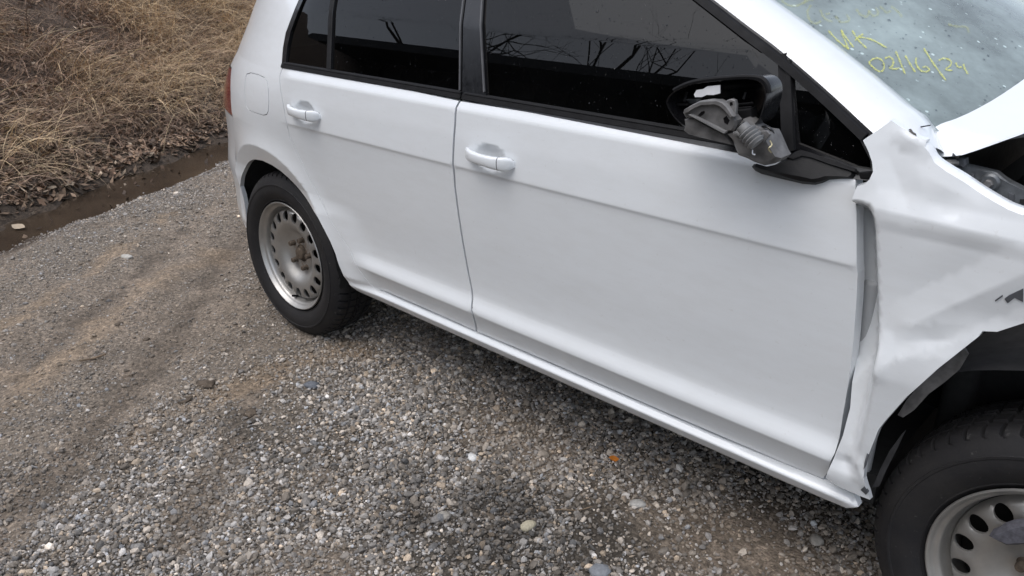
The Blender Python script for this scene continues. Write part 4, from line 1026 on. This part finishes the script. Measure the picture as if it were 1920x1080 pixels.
OV = np.array([(1, 0, 0), (-1, 0, 0), (0, 1, 0), (0, -1, 0), (0, 0, 1), (0, 0, -1)], float); OF = np.array([(0, 2, 4), (2, 1, 4), (1, 3, 4), (3, 0, 4), (2, 0, 5), (1, 2, 5), (3, 1, 5), (0, 3, 5)])
def stone_cloud(P, r, colr, base, tilt=.5, flat=(.45, .8), seed=1):
    """every stone its own random shape, turned and squashed"""
    g = np.random.default_rng(seed); n = len(P); BV, BF = base; m = len(BV)
    jit = 1+g.uniform(-.26, .26, (n, m)); sc = np.c_[g.uniform(.8, 1.35, n), g.uniform(.7, 1.1, n), g.uniform(*flat, n)]
    V = BV[None]*jit[..., None]*sc[:, None]*r[:, None, None]
    a = g.uniform(0, 2*np.pi, n); b = g.normal(0, tilt, n); c = g.normal(0, tilt, n)
    ca, sa, cb, sb, cc_, sc_ = np.cos(a), np.sin(a), np.cos(b), np.sin(b), np.cos(c), np.sin(c)
    Rm = np.zeros((n, 3, 3)); Rz = Rm.copy(); Rx = Rm.copy(); Ry = Rm.copy()
    Rz[:, 0, 0] = ca; Rz[:, 0, 1] = -sa; Rz[:, 1, 0] = sa; Rz[:, 1, 1] = ca; Rz[:, 2, 2] = 1
    Rx[:, 0, 0] = 1; Rx[:, 1, 1] = cb; Rx[:, 1, 2] = -sb; Rx[:, 2, 1] = sb; Rx[:, 2, 2] = cb
    Ry[:, 1, 1] = 1; Ry[:, 0, 0] = cc_; Ry[:, 0, 2] = sc_; Ry[:, 2, 0] = -sc_; Ry[:, 2, 2] = cc_
    Rm = Rz@Rx@Ry
    V = np.einsum('nij,nmj->nmi', Rm, V)+P[:, None]
    F = (BF[None]+(np.arange(n)*m)[:, None, None]).reshape(-1, 3)
    return V.reshape(-1, 3), F, np.repeat(colr, m, 0)
def stone_colors(n, g, mudv, tanv):
    v = np.exp(g.normal(np.log(.235), .48, n)); pale = g.random(n) < .095; v[pale] = g.uniform(.46, .70, pale.sum()); dark = g.random(n) < .13; v[dark] *= .42
    hue = g.random(n); c = np.where(hue[:, None] < .42, [[1.03, .985, .94]], np.where(hue[:, None] < .80, [[1.10, .97, .83]], np.where(hue[:, None] < .89, [[.95, .98, 1.03]], [[1.2, .96, .72]])))
    c = c*v[:, None]; dust = np.clip(.14+.5*mudv+.3*g.random(n)*.6, 0, .8)[:, None]*g.uniform(.35, 1.15, (n, 1))
    c = c*(1-dust)+np.array([.28, .235, .188])*dust; c = c*(1-.5*tanv[:, None])+np.array([.27, .21, .15])*.5*tanv[:, None]
    return c
g = np.random.default_rng(11)
def scatter(n, box_):
    P = np.c_[g.uniform(box_[0], box_[1], n), g.uniform(box_[2], box_[3], n)]
    P3 = np.c_[P, zg(P[:, 0], P[:, 1])]; ok, dist = in_view(P3, .05); ok2, _ = in_view(P3, 1.3); ok |= ok2 & (g.random(n) < .28)
    d, s = ditch(P[:, 0], P[:, 1]); ok &= d < .03+.13*g.random(n)**2
    ok &= ~((P[:, 1] > -.25) & (P[:, 0] > -.75))
    return P3[ok], dist[ok]
def layer(n, rmean, rsig, rmin, rmax, box_, base, thin, seed, dens=None, sink=.25):
    P, dist = scatter(n, box_); m_, t_ = masks(P[:, 0], P[:, 1])
    keep = g.random(len(P)) > np.clip(m_*thin+t_*thin*.8, 0, .97)
    if dens is not None: keep &= g.random(len(P)) < dens(P, dist)
    clump = fbm(P[:, 0], P[:, 1], 3.2, 3); keep &= g.random(len(P)) < np.clip(.45+2.2*(clump-.33), .2, 1)
    P, dist, m_, t_ = P[keep], dist[keep], m_[keep], t_[keep]
    r = np.clip(np.exp(g.normal(np.log(rmean), rsig, len(P))), rmin, rmax); r = r*np.clip(.85+.1*(dist-2), .85, 1.3)
    P[:, 2] += r*sink
    left = np.clip((.5-P[:, 0])/1.2, 0, 1); cs = stone_colors(len(P), g, np.clip(m_*.8+.40*left, 0, 1), t_)*((1-.62*wetness(P[:, 0], P[:, 1]))*(1-.30*rut(P[:, 0], P[:, 1])))[:, None]
    return stone_cloud(P, r*(1-.22*left), cs, base, seed=seed)
boxv = (-3.1, 3.4, -2.7, 1.6)
nearness = lambda P, dist: np.clip(1.5-.22*(dist-1.5), .25, 1)
L1 = layer(265000, .0045, .36, .0024, .012, boxv, (IV, IF), .80, 1, nearness)
L4 = layer(96000, .0049, .40, .0028, .015, (.1, 2.4, -2.3, -.4), (IV, IF), .5, 4, None, .5)
L2 = layer(4500, .0105, .25, .009, .021, boxv, (IV, IF), .8, 2)
L3 = layer(190000, .0034, .25, .0018, .006, boxv, (OV, OF), .55, 3)
Vs, Fs, Cs = [], [], []; b = 0
for v_, f_, c_ in (L1, L2, L3, L4): Vs.append(v_); Fs.append(f_+b); Cs.append(c_); b += len(v_)
def stone_mat():
    n = NT('gravel_stone'); a_ = n.n('ShaderNodeVertexColor', layer_name='tint').outputs[0]
    c = n.mix(.6, a_, n.ramp(n.noise(240, 4, .65), [(.3, .6), (.7, 1.35)]), 'MULTIPLY')
    n.pbr(c, n.ramp(n.noise(30, 2), [(.3, .55), (.7, .85)]), 0, 0, .1, .4, n.bump(n.noise(420, 3), .25, .002)); MATS['stone'] = n.m
stone_mat()
gv = link('gravel', tris_np('gravel', np.vstack(Vs), np.vstack(Fs), False, np.vstack(Cs)), 'stone')
tag(gv, 'loose grey and brown gravel covering the yard', 'gravel', kind='stuff')
# ------------------------------------------------------------------ bank: matted dry grass, stems, leaf litter
g = np.random.default_rng(23)
def bank_pts(n, d0, d1, m=.12, pw=1.0):
    d = d0+(d1-d0)*g.random(n)**pw; s = g.uniform(-5, 8, n); P = DA+DT*s[:, None]+DN*d[:, None]
    P3 = np.c_[P, zg(P[:, 0], P[:, 1])]; ok, dist = in_view(P3, m); return P3[ok], d[ok], dist[ok]
def ribbons(P, L, wd, lean, col_, seg=5, curl=1.0, lift=.6, seed=5):
    """curved blades; lean = horizontal heading of each blade"""
    q = np.random.default_rng(seed); n = len(P)
    t = np.linspace(0, 1, seg+1); ang0 = q.uniform(.35, 1.25, n)*lift; bend = q.uniform(.5, 1.7, n)*curl
    side = np.c_[-np.sin(lean), np.cos(lean), np.zeros(n)]; fw = np.c_[np.cos(lean), np.sin(lean), np.zeros(n)]
    X = np.zeros((n, seg+1, 3)); X[:, 0] = P; yaw = q.normal(0, .5, n)
    for k in range(seg):
        a = ang0-bend*t[k]; st = L/seg
        X[:, k+1] = X[:, k]+(fw*np.cos(a)[:, None]+side*(np.sin(yaw*t[k])*.6)[:, None])*st[:, None]; X[:, k+1, 2] += np.sin(a)*st
        gz_ = zg(X[:, k+1, 0], X[:, k+1, 1])+.006+.03*q.random(n); X[:, k+1, 2] = np.maximum(X[:, k+1, 2], gz_)
    up = q.normal(0, .6, (n, 3)); sd = side+up*.5; sd /= np.linalg.norm(sd, axis=1)[:, None]
    wt_ = (1-.85*t**1.6)[None, :, None]*wd[:, None, None]*.5
    V = np.stack([X-sd[:, None]*wt_, X+sd[:, None]*wt_], 2).reshape(n, -1, 3)
    f = []
    for k in range(seg): f += [(2*k, 2*k+1, 2*k+3), (2*k, 2*k+3, 2*k+2)]
    F = (np.array(f)[None]+(np.arange(n)*2*(seg+1))[:, None, None]).reshape(-1, 3)
    return V.reshape(-1, 3), F, np.repeat(col_, 2*(seg+1), 0)
def blade_mat():
    n = NT('dry_blade'); a_ = n.n('ShaderNodeVertexColor', layer_name='tint').outputs[0]
    n.pbr(n.mix(.5, a_, n.ramp(n.noise(60, 3), [(.3, .7), (.7, 1.25)]), 'MULTIPLY'), .75, 0, 0, .1, .3)
    n.p.inputs['Specular IOR Level'].default_value = .2; MATS['blade'] = n.m
blade_mat()
down = math.atan2(-DN[1], -DN[0])
parts_ = []
P, d, dist = bank_pts(230000, .62, 7.5, pw=1.25)
cl = fbm(P[:, 0]+3, P[:, 1], 1.15, 3); cl2 = fbm(P[:, 0], P[:, 1]+8, 3.0, 3)
keep = g.random(len(P)) < np.clip((cl-.42)*5+.28+.5*(cl2-.5), .07, 1)*np.clip((d-.55)/.8, .1, 1); P, d, cl, cl2 = P[keep], d[keep], cl[keep], cl2[keep]
n = len(P); tc = np.clip((cl-.52)*7+g.normal(0, .35, n), 0, 1)[:, None]
straw = np.array([.62, .47, .30])*np.exp(g.normal(0, .28, (n, 1))); brown = np.array([.33, .225, .160])*np.exp(g.normal(0, .38, (n, 1)))
cc_ = brown*(1-tc)+straw*tc
parts_.append(ribbons(P, g.uniform(.12, .48, n)*(.7+.6*tc[:, 0]), g.uniform(.0016, .0042, n), down+g.normal(0, .9, n)+1.2*(cl2-.5), cc_, 5, 1.0, .75, 5))
P, d, dist = bank_pts(26000, .58, 7, pw=1.2); n = len(P)
parts_.append(ribbons(P, g.uniform(.10, .35, n), g.uniform(.004, .009, n), g.uniform(0, 6.28, n), np.array([.22, .155, .115])*np.exp(g.normal(0, .4, (n, 1))), 3, .8, .4, 6))
Vs, Fs, Cs = [], [], []; b = 0
for v_, f_, c_ in parts_: Vs.append(v_); Fs.append(f_+b); Cs.append(c_); b += len(v_)
gg = link('dry_grass', tris_np('dry_grass', np.vstack(Vs), np.vstack(Fs), False, np.vstack(Cs)), 'blade')
tag(gg, 'matted straw-coloured dead grass covering the bank', 'dry grass', kind='stuff')
# leaf litter
def leaf_verts(L, wd, cup, curl, nseg=4):
    t = np.linspace(-1, 1, nseg+1); V = []
    for a in t:
        w_ = wd*(1-abs(a)**1.8)*(1 if abs(a) < .99 else .05)
        z0 = curl*a*a*L
        V += [(a*L, -w_, z0+cup*w_), (a*L, 0, z0), (a*L, w_, z0+cup*w_)]
    F = []
    for k in range(nseg):
        for j in range(2): F += [(k*3+j, (k+1)*3+j, (k+1)*3+j+1), (k*3+j, (k+1)*3+j+1, k*3+j+1)]
    return np.array(V), np.array(F)
def litter(n, d0, d1, Lr, pw, dark, seed, zfix=None):
    P, d, dist = bank_pts(n, d0, d1, pw=pw); n = len(P); P[:, 2] = np.maximum(P[:, 2], zfix) if zfix is not None else P[:, 2]; q = np.random.default_rng(seed); LV, LF = leaf_verts(1, .55, .25, .18, 2); m = len(LV)
    L = q.uniform(*Lr, n); a = q.uniform(0, 6.28, n); tl = q.normal(0, .5, (n, 2))
    V = LV[None]*L[:, None, None]*np.c_[np.ones(n), q.uniform(.6, 1.1, n), q.uniform(-1, 1.6, n)][:, None]
    x, y, z = V[..., 0], V[..., 1], V[..., 2]; z = z+x*tl[:, :1]+y*tl[:, 1:]
    V = np.stack([x*np.cos(a)[:, None]-y*np.sin(a)[:, None], x*np.sin(a)[:, None]+y*np.cos(a)[:, None], z], 2)+(P+np.array([0, 0, .012]))[:, None]
    base = np.array([[.22, .155, .108], [.14, .092, .064], [.34, .27, .20], [.09, .068, .055]]); k = q.choice(4, n, p=[.38, .34, .10, .18])
    c = base[k]*np.exp(q.normal(0, .25, (n, 1)))*dark
    return V.reshape(-1, 3), (LF[None]+(np.arange(n)*m)[:, None, None]).reshape(-1, 3), np.repeat(c, m, 0)
A1 = litter(60000, .50, 5.5, (.010, .032), 1.5, 1.6, 41); A2 = litter(7000, .42, 1.3, (.015, .040), 1.2, .8, 42); A3 = litter(420, .04, .5, (.008, .026), .6, .55, 43, -.064)
A2 = (np.vstack([A2[0], A3[0]]), np.vstack([A2[1], A3[1]+len(A2[0])]), np.vstack([A2[2], A3[2]]))
lv = link('leaf_litter', tris_np('leaf_litter', np.vstack([A1[0], A2[0]]), np.vstack([A1[1], A2[1]+len(A1[0])]), False, np.vstack([A1[2], A2[2]])), 'blade')
tag(lv, 'small brown fallen leaves scattered over the bank', 'leaf litter', kind='stuff')
# single leaves large enough to pick out
LV, LF = leaf_verts(1, .6, .3, .22)
LVs, LFs = LV.copy(), LF
def leaf_obj(name, px, size, colr, label, group, on=None, rot=0.0, tilt=(0, 0), cat='leaf'):
    key = 'leaf_%02d' % len(MATS); nmat = NT(key); f = nmat.noise(40, 4)
    nmat.pbr(nmat.mix(f, [k*.65 for k in colr], [k*1.25 for k in colr]), .7, 0, 0, .1, .3); MATS[key] = nmat.m
    me = tris_np(name, LVs*size, LFs, True); o = link(name, me, key)
    o.location = on; o.rotation_euler = (tilt[0], tilt[1], rot); tag(o, label, cat, group); return o
def hit_ground(u, v):
    o, d = ray(u, v); t = np.linspace(.8, 16, 4000); Q = o+t[:, None]*d; k = np.nonzero(Q[:, 2] < zg(Q[:, 0], Q[:, 1]))[0]
    return Q[k[0]] if len(k) else None
pale = [(135, 352), (198, 235), (112, 175), (90, 295), (46, 335), (310, 140), (226, 212), (370, 98), (352, 178), (155, 140), (60, 270), (280, 205), (395, 150), (245, 118), (20, 250), (100, 360)]
for k, (u, v) in enumerate(pale):
    p = hit_ground(u, v)
    leaf_obj('fallen_leaf', (u, v), .034+.012*((k*7) % 5)/5, (.36+.05*(k % 3), .29+.04*(k % 3), .215), 'pale curled dry leaf lying on the grassy bank', 'pale leaves on the bank', p+np.array([0, 0, .025]), k*1.3, (.3*math.sin(k), .3*math.cos(2*k)))
p = hit_ground(1150, 868); leaf_obj('fallen_leaf', None, .017, (.62, .21, .03), 'small bright orange leaf fragment on the gravel beside the sill', None, p+np.array([0, 0, .014]), .9, (.4, .3))
p = hit_ground(37, 433); leaf_obj('fallen_leaf', None, .045, (.42, .34, .25), 'pale leaf at the gravel edge of the ditch', None, p+np.array([0, 0, .02]), .5, (.2, .1))
# dead stems arching out of the bank
stem_m = simple('dead_stem', (.11, .070, .052), .8, var=.35)
straw_m = simple('straw_stem', (.34, .26, .155), .7, var=.25)
SI = 0
for k in range(46):
    u, v = g.uniform(-30, 440), g.uniform(-10, 260)
    p = hit_ground(u, v)
    if p is None: continue
    a = down+g.normal(0, 1.1); Ls = g.uniform(.35, .95); el_ = g.uniform(.35, 1.0); pts = []; q = p.copy()-np.array([0, 0, .03])
    for t in range(7):
        pts.append(q.copy()); st = Ls/6; q = q+np.array([math.cos(a)*math.cos(el_), math.sin(a)*math.cos(el_), math.sin(el_)])*st; el_ -= g.uniform(.10, .38); a += g.normal(0, .12)
    rr0 = g.uniform(.0022, .0042)
    V, F = tube(pts, [rr0*(1-.11*i) for i in range(7)], 5)
    kind_ = g.random() < .5
    o = link('dead_stem', mesh_np('dead_stem', V, F), 'dead_stem' if kind_ else 'straw_stem')
    if kind_: tag(o, 'reddish brown dead stem arching over the bank', 'stem', 'brown stems on the bank')
    else: tag(o, 'straw-yellow dead stalk arching over the bank', 'stem', 'straw stalks on the bank')
# ------------------------------------------------------------------ single stones, clods and twigs on the yard
def stone_obj(name, px, r, colr, label, cat='stone', group=None, flat=.6, seed=0, sub=2):
    import bmesh
    q = np.random.default_rng(seed+100); bm = bmesh.new(); bmesh.ops.create_icosphere(bm, subdivisions=sub, radius=1); V = np.array([v.co for v in bm.verts]); F = [tuple(v.index for v in f.verts) for f in bm.faces]; bm.free()
    off = q.uniform(-9, 9, 3); V = V*(1+.75*(fbm(V[:, 0]*1.1+off[0], V[:, 1]*1.1+V[:, 2]*1.7+off[1], 1.2, 3)-.5))[:, None]
    if name == 'mud_clod': V = V*(1+1.3*(fbm(V[:, 0]*2+off[0], V[:, 1]*2+V[:, 2]*2, 2.0, 3)-.5))[:, None]
    V = V*np.array([q.uniform(1, 1.35), q.uniform(.75, 1), flat])*r
    key = name+'_%02d' % len(MATS); nm = NT(key); f = nm.noise(70, 5, .7); nm.pbr(nm.mix(nm.ramp(f, [(.3, 0), (.7, 1)]), [k*.7 for k in colr], [min(.8, k*1.2) for k in colr]), .75, 0, 0, .1, .4, nm.bump(nm.noise(260, 4), .4, .003)); MATS[key] = nm.m
    o = link(name, mesh_np(name, V, F, True), key); p = hit_ground(*px); o.location = p+np.array([0, 0, r*flat*.45]); o.rotation_euler = (0, 0, q.uniform(0, 6.28)); return tag(o, label, cat, group)
stone_obj('pebble', (886, 860), .017, (.66, .66, .65), 'white pebble, the brightest one on the gravel below the rear door', seed=1)
stone_obj('pebble', (830, 680+0), .013, (.22, .22, .23), 'dull grey pebble in the shade just under the sill', seed=2)
stone_obj('pebble', (1195, 948), .018, (.40, .39, .37), 'light grey rounded pebble left of the front tyre', seed=3)
stone_obj('pebble', (1530, 1017), .020, (.33, .31, .28), 'tan-grey oval pebble beside the front tyre', seed=4, flat=.5)
stone_obj('pebble', (990, 990), .021, (.42, .38, .28), 'cream-coloured angular stone near the bottom edge', seed=5)
stone_obj('pebble', (1127, 1074), .024, (.20, .215, .235), 'bluish grey flat stone at the bottom edge', seed=6, flat=.45)
stone_obj('pebble', (585, 725), .022, (.13, .14, .16), 'dark blue-grey stone in front of the rear tyre', seed=7)
stone_obj('pebble', (238, 483), .026, (.46, .44, .40), 'pale flat stone lying alone on the track', seed=8, flat=.4)
stone_obj('pebble', (830, 970), .020, (.30, .28, .25), 'broad brownish-grey stone in the middle of the gravel', seed=9, flat=.45)
stone_obj('pebble', (790, 735), .020, (.28, .26, .24), 'grey-brown stone left of the sill shadow', seed=10, flat=.5)
clod = (.105, .080, .058)
for k, (u, v, r, lb) in enumerate([(388, 722, .026, 'largest dark mud clod on the track'), (345, 752, .018, 'dark mud clod just below the largest one'), (275, 637, .013, 'small mud clod on the tan soil patch'), (223, 608, .015, 'mud clod at the lower end of the tan soil patch'), (470, 775, .018, 'flattened mud clod near the front of the rear tyre'), (570, 800, .018, 'dark mud clod on the grey gravel below the rear door')]):
    stone_obj('mud_clod', (u, v), r, clod, lb, 'clod', flat=.32, seed=20+k, sub=3)
twm = simple('twig_bark', (.17, .125, .085), .8, var=.3)
for k, (pts, lb) in enumerate([([(790, 862), (797, 842), (803, 822), (807, 815)], 'thin pale twig standing out left of the white pebble'), ([(1040, 963), (1062, 962), (1085, 960), (1110, 957)], 'thin straight straw lying near the bottom centre'), ([(822, 850), (845, 852), (870, 842)], 'short bent twig just above the white pebble'), ([(150, 681), (178, 674), (200, 669)], 'dark twig lying along the muddy track'), ([(230, 712), (250, 706)], 'short twig beside the muddy track'), ([(935, 930), (955, 925)], 'tiny twig on the dark gravel')]):
    P = [hit_ground(u, v)+np.array([0, 0, .010+.004*math.sin(i*2+k)]) for i, (u, v) in enumerate(pts)]
    V, F = tube(spline(P, 4) if len(P) > 2 else P, .0016 if k != 3 else .004, 6); o = link('twig', mesh_np('twig', V, F), 'twig_bark'); tag(o, lb, 'twig')
# ------------------------------------------------------------------ what the side windows mirror: a dark barn and bare trees across the yard
simple('dark_boards', (.050, .043, .038), .85, var=.4, scale=6, bump=.3); simple('roof_sheet', (.07, .07, .075), .6, var=.3, scale=5); simple('bark', (.045, .036, .030), .9, var=.35, scale=12)
barn = thing('barn', 'long dark wooden barn across the yard, mirrored in the side windows', 'barn', (0, 0, 0))
th = math.atan2(-.14*.0, 1)
def bx(name, c, s, mat, par=barn, bev=0): return part(name, box(c, s, bev), mat, par)
bx('wall', (-9.5, -9.6, 2.0), (25, 7.0, 4.3), 'dark_boards')
V = [(-22.4, -5.7, 4.13), (3.4, -5.7, 4.13), (3.4, -9.6, 5.2), (-22.4, -9.6, 5.2), (-22.4, -13.5, 4.13), (3.4, -13.5, 4.13)]
V2 = V+[(x, y, z+.12) for x, y, z in V]; part('roof', (V2, [(0, 3, 2, 1), (3, 4, 5, 2), (6, 7, 8, 9), (9, 8, 11, 10), (0, 1, 7, 6), (4, 10, 11, 5), (1, 2, 8, 7), (2, 5, 11, 8), (0, 6, 9, 3), (3, 9, 10, 4)]), 'roof_sheet', barn)
dr_ = bx('barn_door', (-6, -6.06, 1.45), (2.6, .08, 2.9), 'bark'); bx('door_handle', (-4.95, -5.99, 1.2), (.05, .05, .25), 'bare_steel', dr_)
for x in np.arange(-21.5, 3, .50): bx('batten', (x, -6.07, 2.0), (.06, .05, 4.2), 'dark_boards')
def bare_tree(x, y, h, seed, lb):
    q = np.random.default_rng(seed); tr = thing('bare_tree', lb, 'tree', (0, 0, 0), None); TV, TF, BV_, BF_ = [], [], [], []
    def grow(p, d, L, r, lev):
        pts = [p]; 
        for k in range(4): d = d+q.normal(0, .10, 3)+np.array([0, 0, .03]); d = d/np.linalg.norm(d); pts.append(pts[-1]+d*L/4)
        v, f = tube(pts, [r*(1-.11*k) for k in range(5)], 7 if lev < 2 else 4, False); (V_, F_) = (TV, TF) if lev == 0 else (BV_, BF_)
        b_ = len(V_); V_ += v; F_ += [tuple(i+b_ for i in ff) for ff in f]
        if lev >= 6: return
        for k in range(3 if lev < 3 else 2):
            nd = d+q.normal(0, .55, 3); nd[2] = abs(nd[2])*.8+.1; nd /= np.linalg.norm(nd); grow(pts[-1] if k < 2 else pts[2], nd, L*q.uniform(.6, .85), r*.52, lev+1)
    z0 = float(zg(x, y)); grow(np.array([x, y, z0-.1]), np.array([0, 0, 1.0]), h*.30, h*.013, 0)
    part('trunk', (TV, TF), 'bark', tr); part('crown', (BV_, BF_), 'bark', tr)
for k, (x, y, h, lb) in enumerate([(-11, -15, 11, 'bare tree behind the barn, farthest to its rear end'), (-6.5, -15.5, 12, 'tallest bare tree behind the middle of the barn'), (-2.0, -15, 10, 'bare tree behind the barn near its front end'), (-17, -15, 11, 'bare tree behind the far end of the barn')]): bare_tree(x, y, h, 60+k, lb)
# ------------------------------------------------------------------ crayon writing on the windscreen
def stroke(px, wpx=5.0, name='crayon_stroke'):
    P = spline(px, 5); L = []
    for i, (u, v) in enumerate(P):
        t = P[min(i+1, len(P)-1)]-P[max(i-1, 0)]; t = t/(np.linalg.norm(t)+1e-9); n_ = np.array([-t[1], t[0]])*wpx/2*(.75+.25*math.sin(i*1.7))
        L.append((onW(u+n_[0], v+n_[1], .0018), onW(u-n_[0], v-n_[1], .0018)))
    L = [l for l in L if l[0] is not None and l[1] is not None]
    if len(L) < 2: return
    V = [p for l in L for p in l]; F = [(2*i, 2*i+2, 2*i+3, 2*i+1) for i in range(len(L)-1)]
    return V, F
def crayon(name, alpha):
    n = NT(name); df = n.n('ShaderNodeBsdfDiffuse'); df.inputs[0].default_value = (.62, .64, .20, 1); tr = n.n('ShaderNodeBsdfTransparent'); mx = n.n('ShaderNodeMixShader')
    f = n.ramp(n.noise(260, 4, .7), [(.38, alpha*.35), (.6, alpha)]); n.l(f, mx.inputs[0]); n.l(tr.outputs[0], mx.inputs[1]); n.l(df.outputs[0], mx.inputs[2]); n.l(mx.outputs[0], n.out.inputs[0]); MATS[name] = n.m
crayon('crayon', .66); crayon('crayon_faded', .20)
c4 = lambda x, y: (1420+x*500/1920, y*500/1920)
date = {'0': [[(800, 455), (830, 430), (870, 425), (905, 455), (908, 500), (885, 520), (850, 505), (815, 475), (800, 455)]],
 '2': [[(915, 425), (950, 415), (975, 440), (972, 475), (950, 495), (985, 500), (1020, 495)]], 'slash': [[(993, 372), (1025, 450), (1062, 540)]], '1': [[(1062, 405), (1100, 470), (1135, 525)]],
 '6': [[(1140, 420), (1140, 460), (1165, 505), (1205, 522), (1235, 508), (1215, 485), (1185, 490)]], 'slash2': [[(1195, 352), (1270, 470), (1355, 585)]],
 '2b': [[(1300, 440), (1340, 425), (1385, 440), (1390, 470), (1355, 505), (1400, 512)]], '4': [[(1425, 455), (1440, 485), (1470, 490)], [(1480, 465), (1490, 500), (1515, 540)]]}
for k, ss_ in date.items():
    vf = [stroke([c4(*p) for p in s], 4.2) for s in ss_]; vf = [x for x in vf if x]
    if vf: o = part('crayon_digit', join(*vf), 'crayon', ws)
for s in ([(508, 225), (580, 300), (655, 360)], [(655, 360), (610, 250), (600, 220)], [(600, 220), (640, 280), (690, 345)], [(680, 225), (730, 300), (785, 352)], [(760, 250), (725, 270), (700, 300)], [(720, 270), (820, 290), (930, 350)]):
    vf = stroke([c4(*p) for p in s], 4)
    if vf: part('crayon_letter', vf, 'crayon', ws)
faded = [[(170, 5), (215, 40), (270, 48), (320, 30), (345, 0)], [(385, 40), (360, 90), (375, 150), (420, 175), (455, 155)], [(450, 75), (470, 120), (500, 150), (540, 160)], [(520, 100), (490, 110)], [(560, 120), (600, 165), (660, 150), (640, 110)], [(710, 70), (740, 110), (790, 125), (800, 80)], [(800, 80), (835, 120), (870, 100), (850, 60)], [(880, 50), (930, 95), (960, 80)], [(960, 50), (1010, 90), (1040, 130)], [(1370, 180), (1430, 195), (1500, 200), (1520, 240)], [(400, 10), (380, 0), (330, 30)]]
for s in faded:
    vf = stroke([c4(*p) for p in s], 5.5)
    if vf: part('crayon_letter', vf, 'crayon_faded', ws)
# ------------------------------------------------------------------ raindrops
def drops(name, pts, nrm, r, mat, parent):
    n = len(pts); q = np.random.default_rng(len(pts)); V = []; F = []
    HV = np.array([(0, 0, .55)]+[(math.cos(a)*.75, math.sin(a)*.75, .36) for a in np.linspace(0, 2*math.pi, 7)[:-1]]+[(math.cos(a), math.sin(a), 0) for a in np.linspace(0, 2*math.pi, 7)[:-1]])
    HF = [(0, 1+k, 1+(k+1) % 6) for k in range(6)]+[(1+k, 7+k, 7+(k+1) % 6) for k in range(6)]+[(1+k, 7+(k+1) % 6, 1+(k+1) % 6) for k in range(6)]
    for i in range(n):
        z = Vector(nrm[i]).normalized(); x = z.orthogonal().normalized(); y = z.cross(x); M = np.array([x, y, z])
        b_ = len(V); V += list(HV*r[i]@M+pts[i]); F += [tuple(k+b_ for k in f) for f in HF]
    o = link(name, mesh_np(name, V, F, True), mat, parent); o['kind'] = 'stuff'; return o
dm_ = NT('raindrop'); fr_ = dm_.n('ShaderNodeFresnel'); fr_.inputs[0].default_value = 1.33; tr_ = dm_.n('ShaderNodeBsdfTransparent'); tr_.inputs[0].default_value = (.75, .77, .8, 1); gl_ = dm_.n('ShaderNodeBsdfGlossy'); gl_.inputs['Roughness'].default_value = .02; mx_ = dm_.n('ShaderNodeMixShader')
dm_.l(fr_.outputs[0], mx_.inputs[0]); dm_.l(tr_.outputs[0], mx_.inputs[1]); dm_.l(gl_.outputs[0], mx_.inputs[2]); dm_.l(mx_.outputs[0], dm_.out.inputs[0]); MATS['drop'] = dm_.m
g = np.random.default_rng(77)
def glass_drops(poly, n, parent):
    poly = np.array(poly); lo, hi = poly.min(0), poly.max(0); Q = g.uniform(lo, hi, (n*3, 2)); Q = Q[inside(poly, Q)][:n]; Q = Q[Q[:, 1] < 1.32]
    x, z = Q[:, 0], Q[:, 1]; e = 1e-3; hx = (hb(x+e, z)-hb(x-e, z))/(2*e); hz = (hb(x, z+e)-hb(x, z-e))/(2*e)
    drops('raindrops', np.c_[x, -hb(x, z)+.006, z], np.c_[-hx, -np.ones(len(x)), -hz], np.exp(g.normal(np.log(.0011), .35, len(x))), 'drop', parent)
glass_drops(gl2, 450, rdoor); glass_drops(gl1, 90, rdoor); glass_drops(glf, 900, fdoor); glass_drops(glt, 120, fdoor)
pts, nr = [], []
while len(pts) < 170:
    u, v = g.uniform(1440, 1920), g.uniform(0, 230); o_, d_ = ray(u, v); hit = wbvh.ray_cast(Vector(o_), Vector(d_))
    if hit[0] is None: continue
    n_ = hit[1] if hit[1].z > 0 else -hit[1]; pts.append(np.array(hit[0]+n_*.0005)); nr.append(np.array(n_))
drops('raindrops', pts, nr, np.exp(g.normal(np.log(.0016), .4, len(pts))), 'drop', ws)
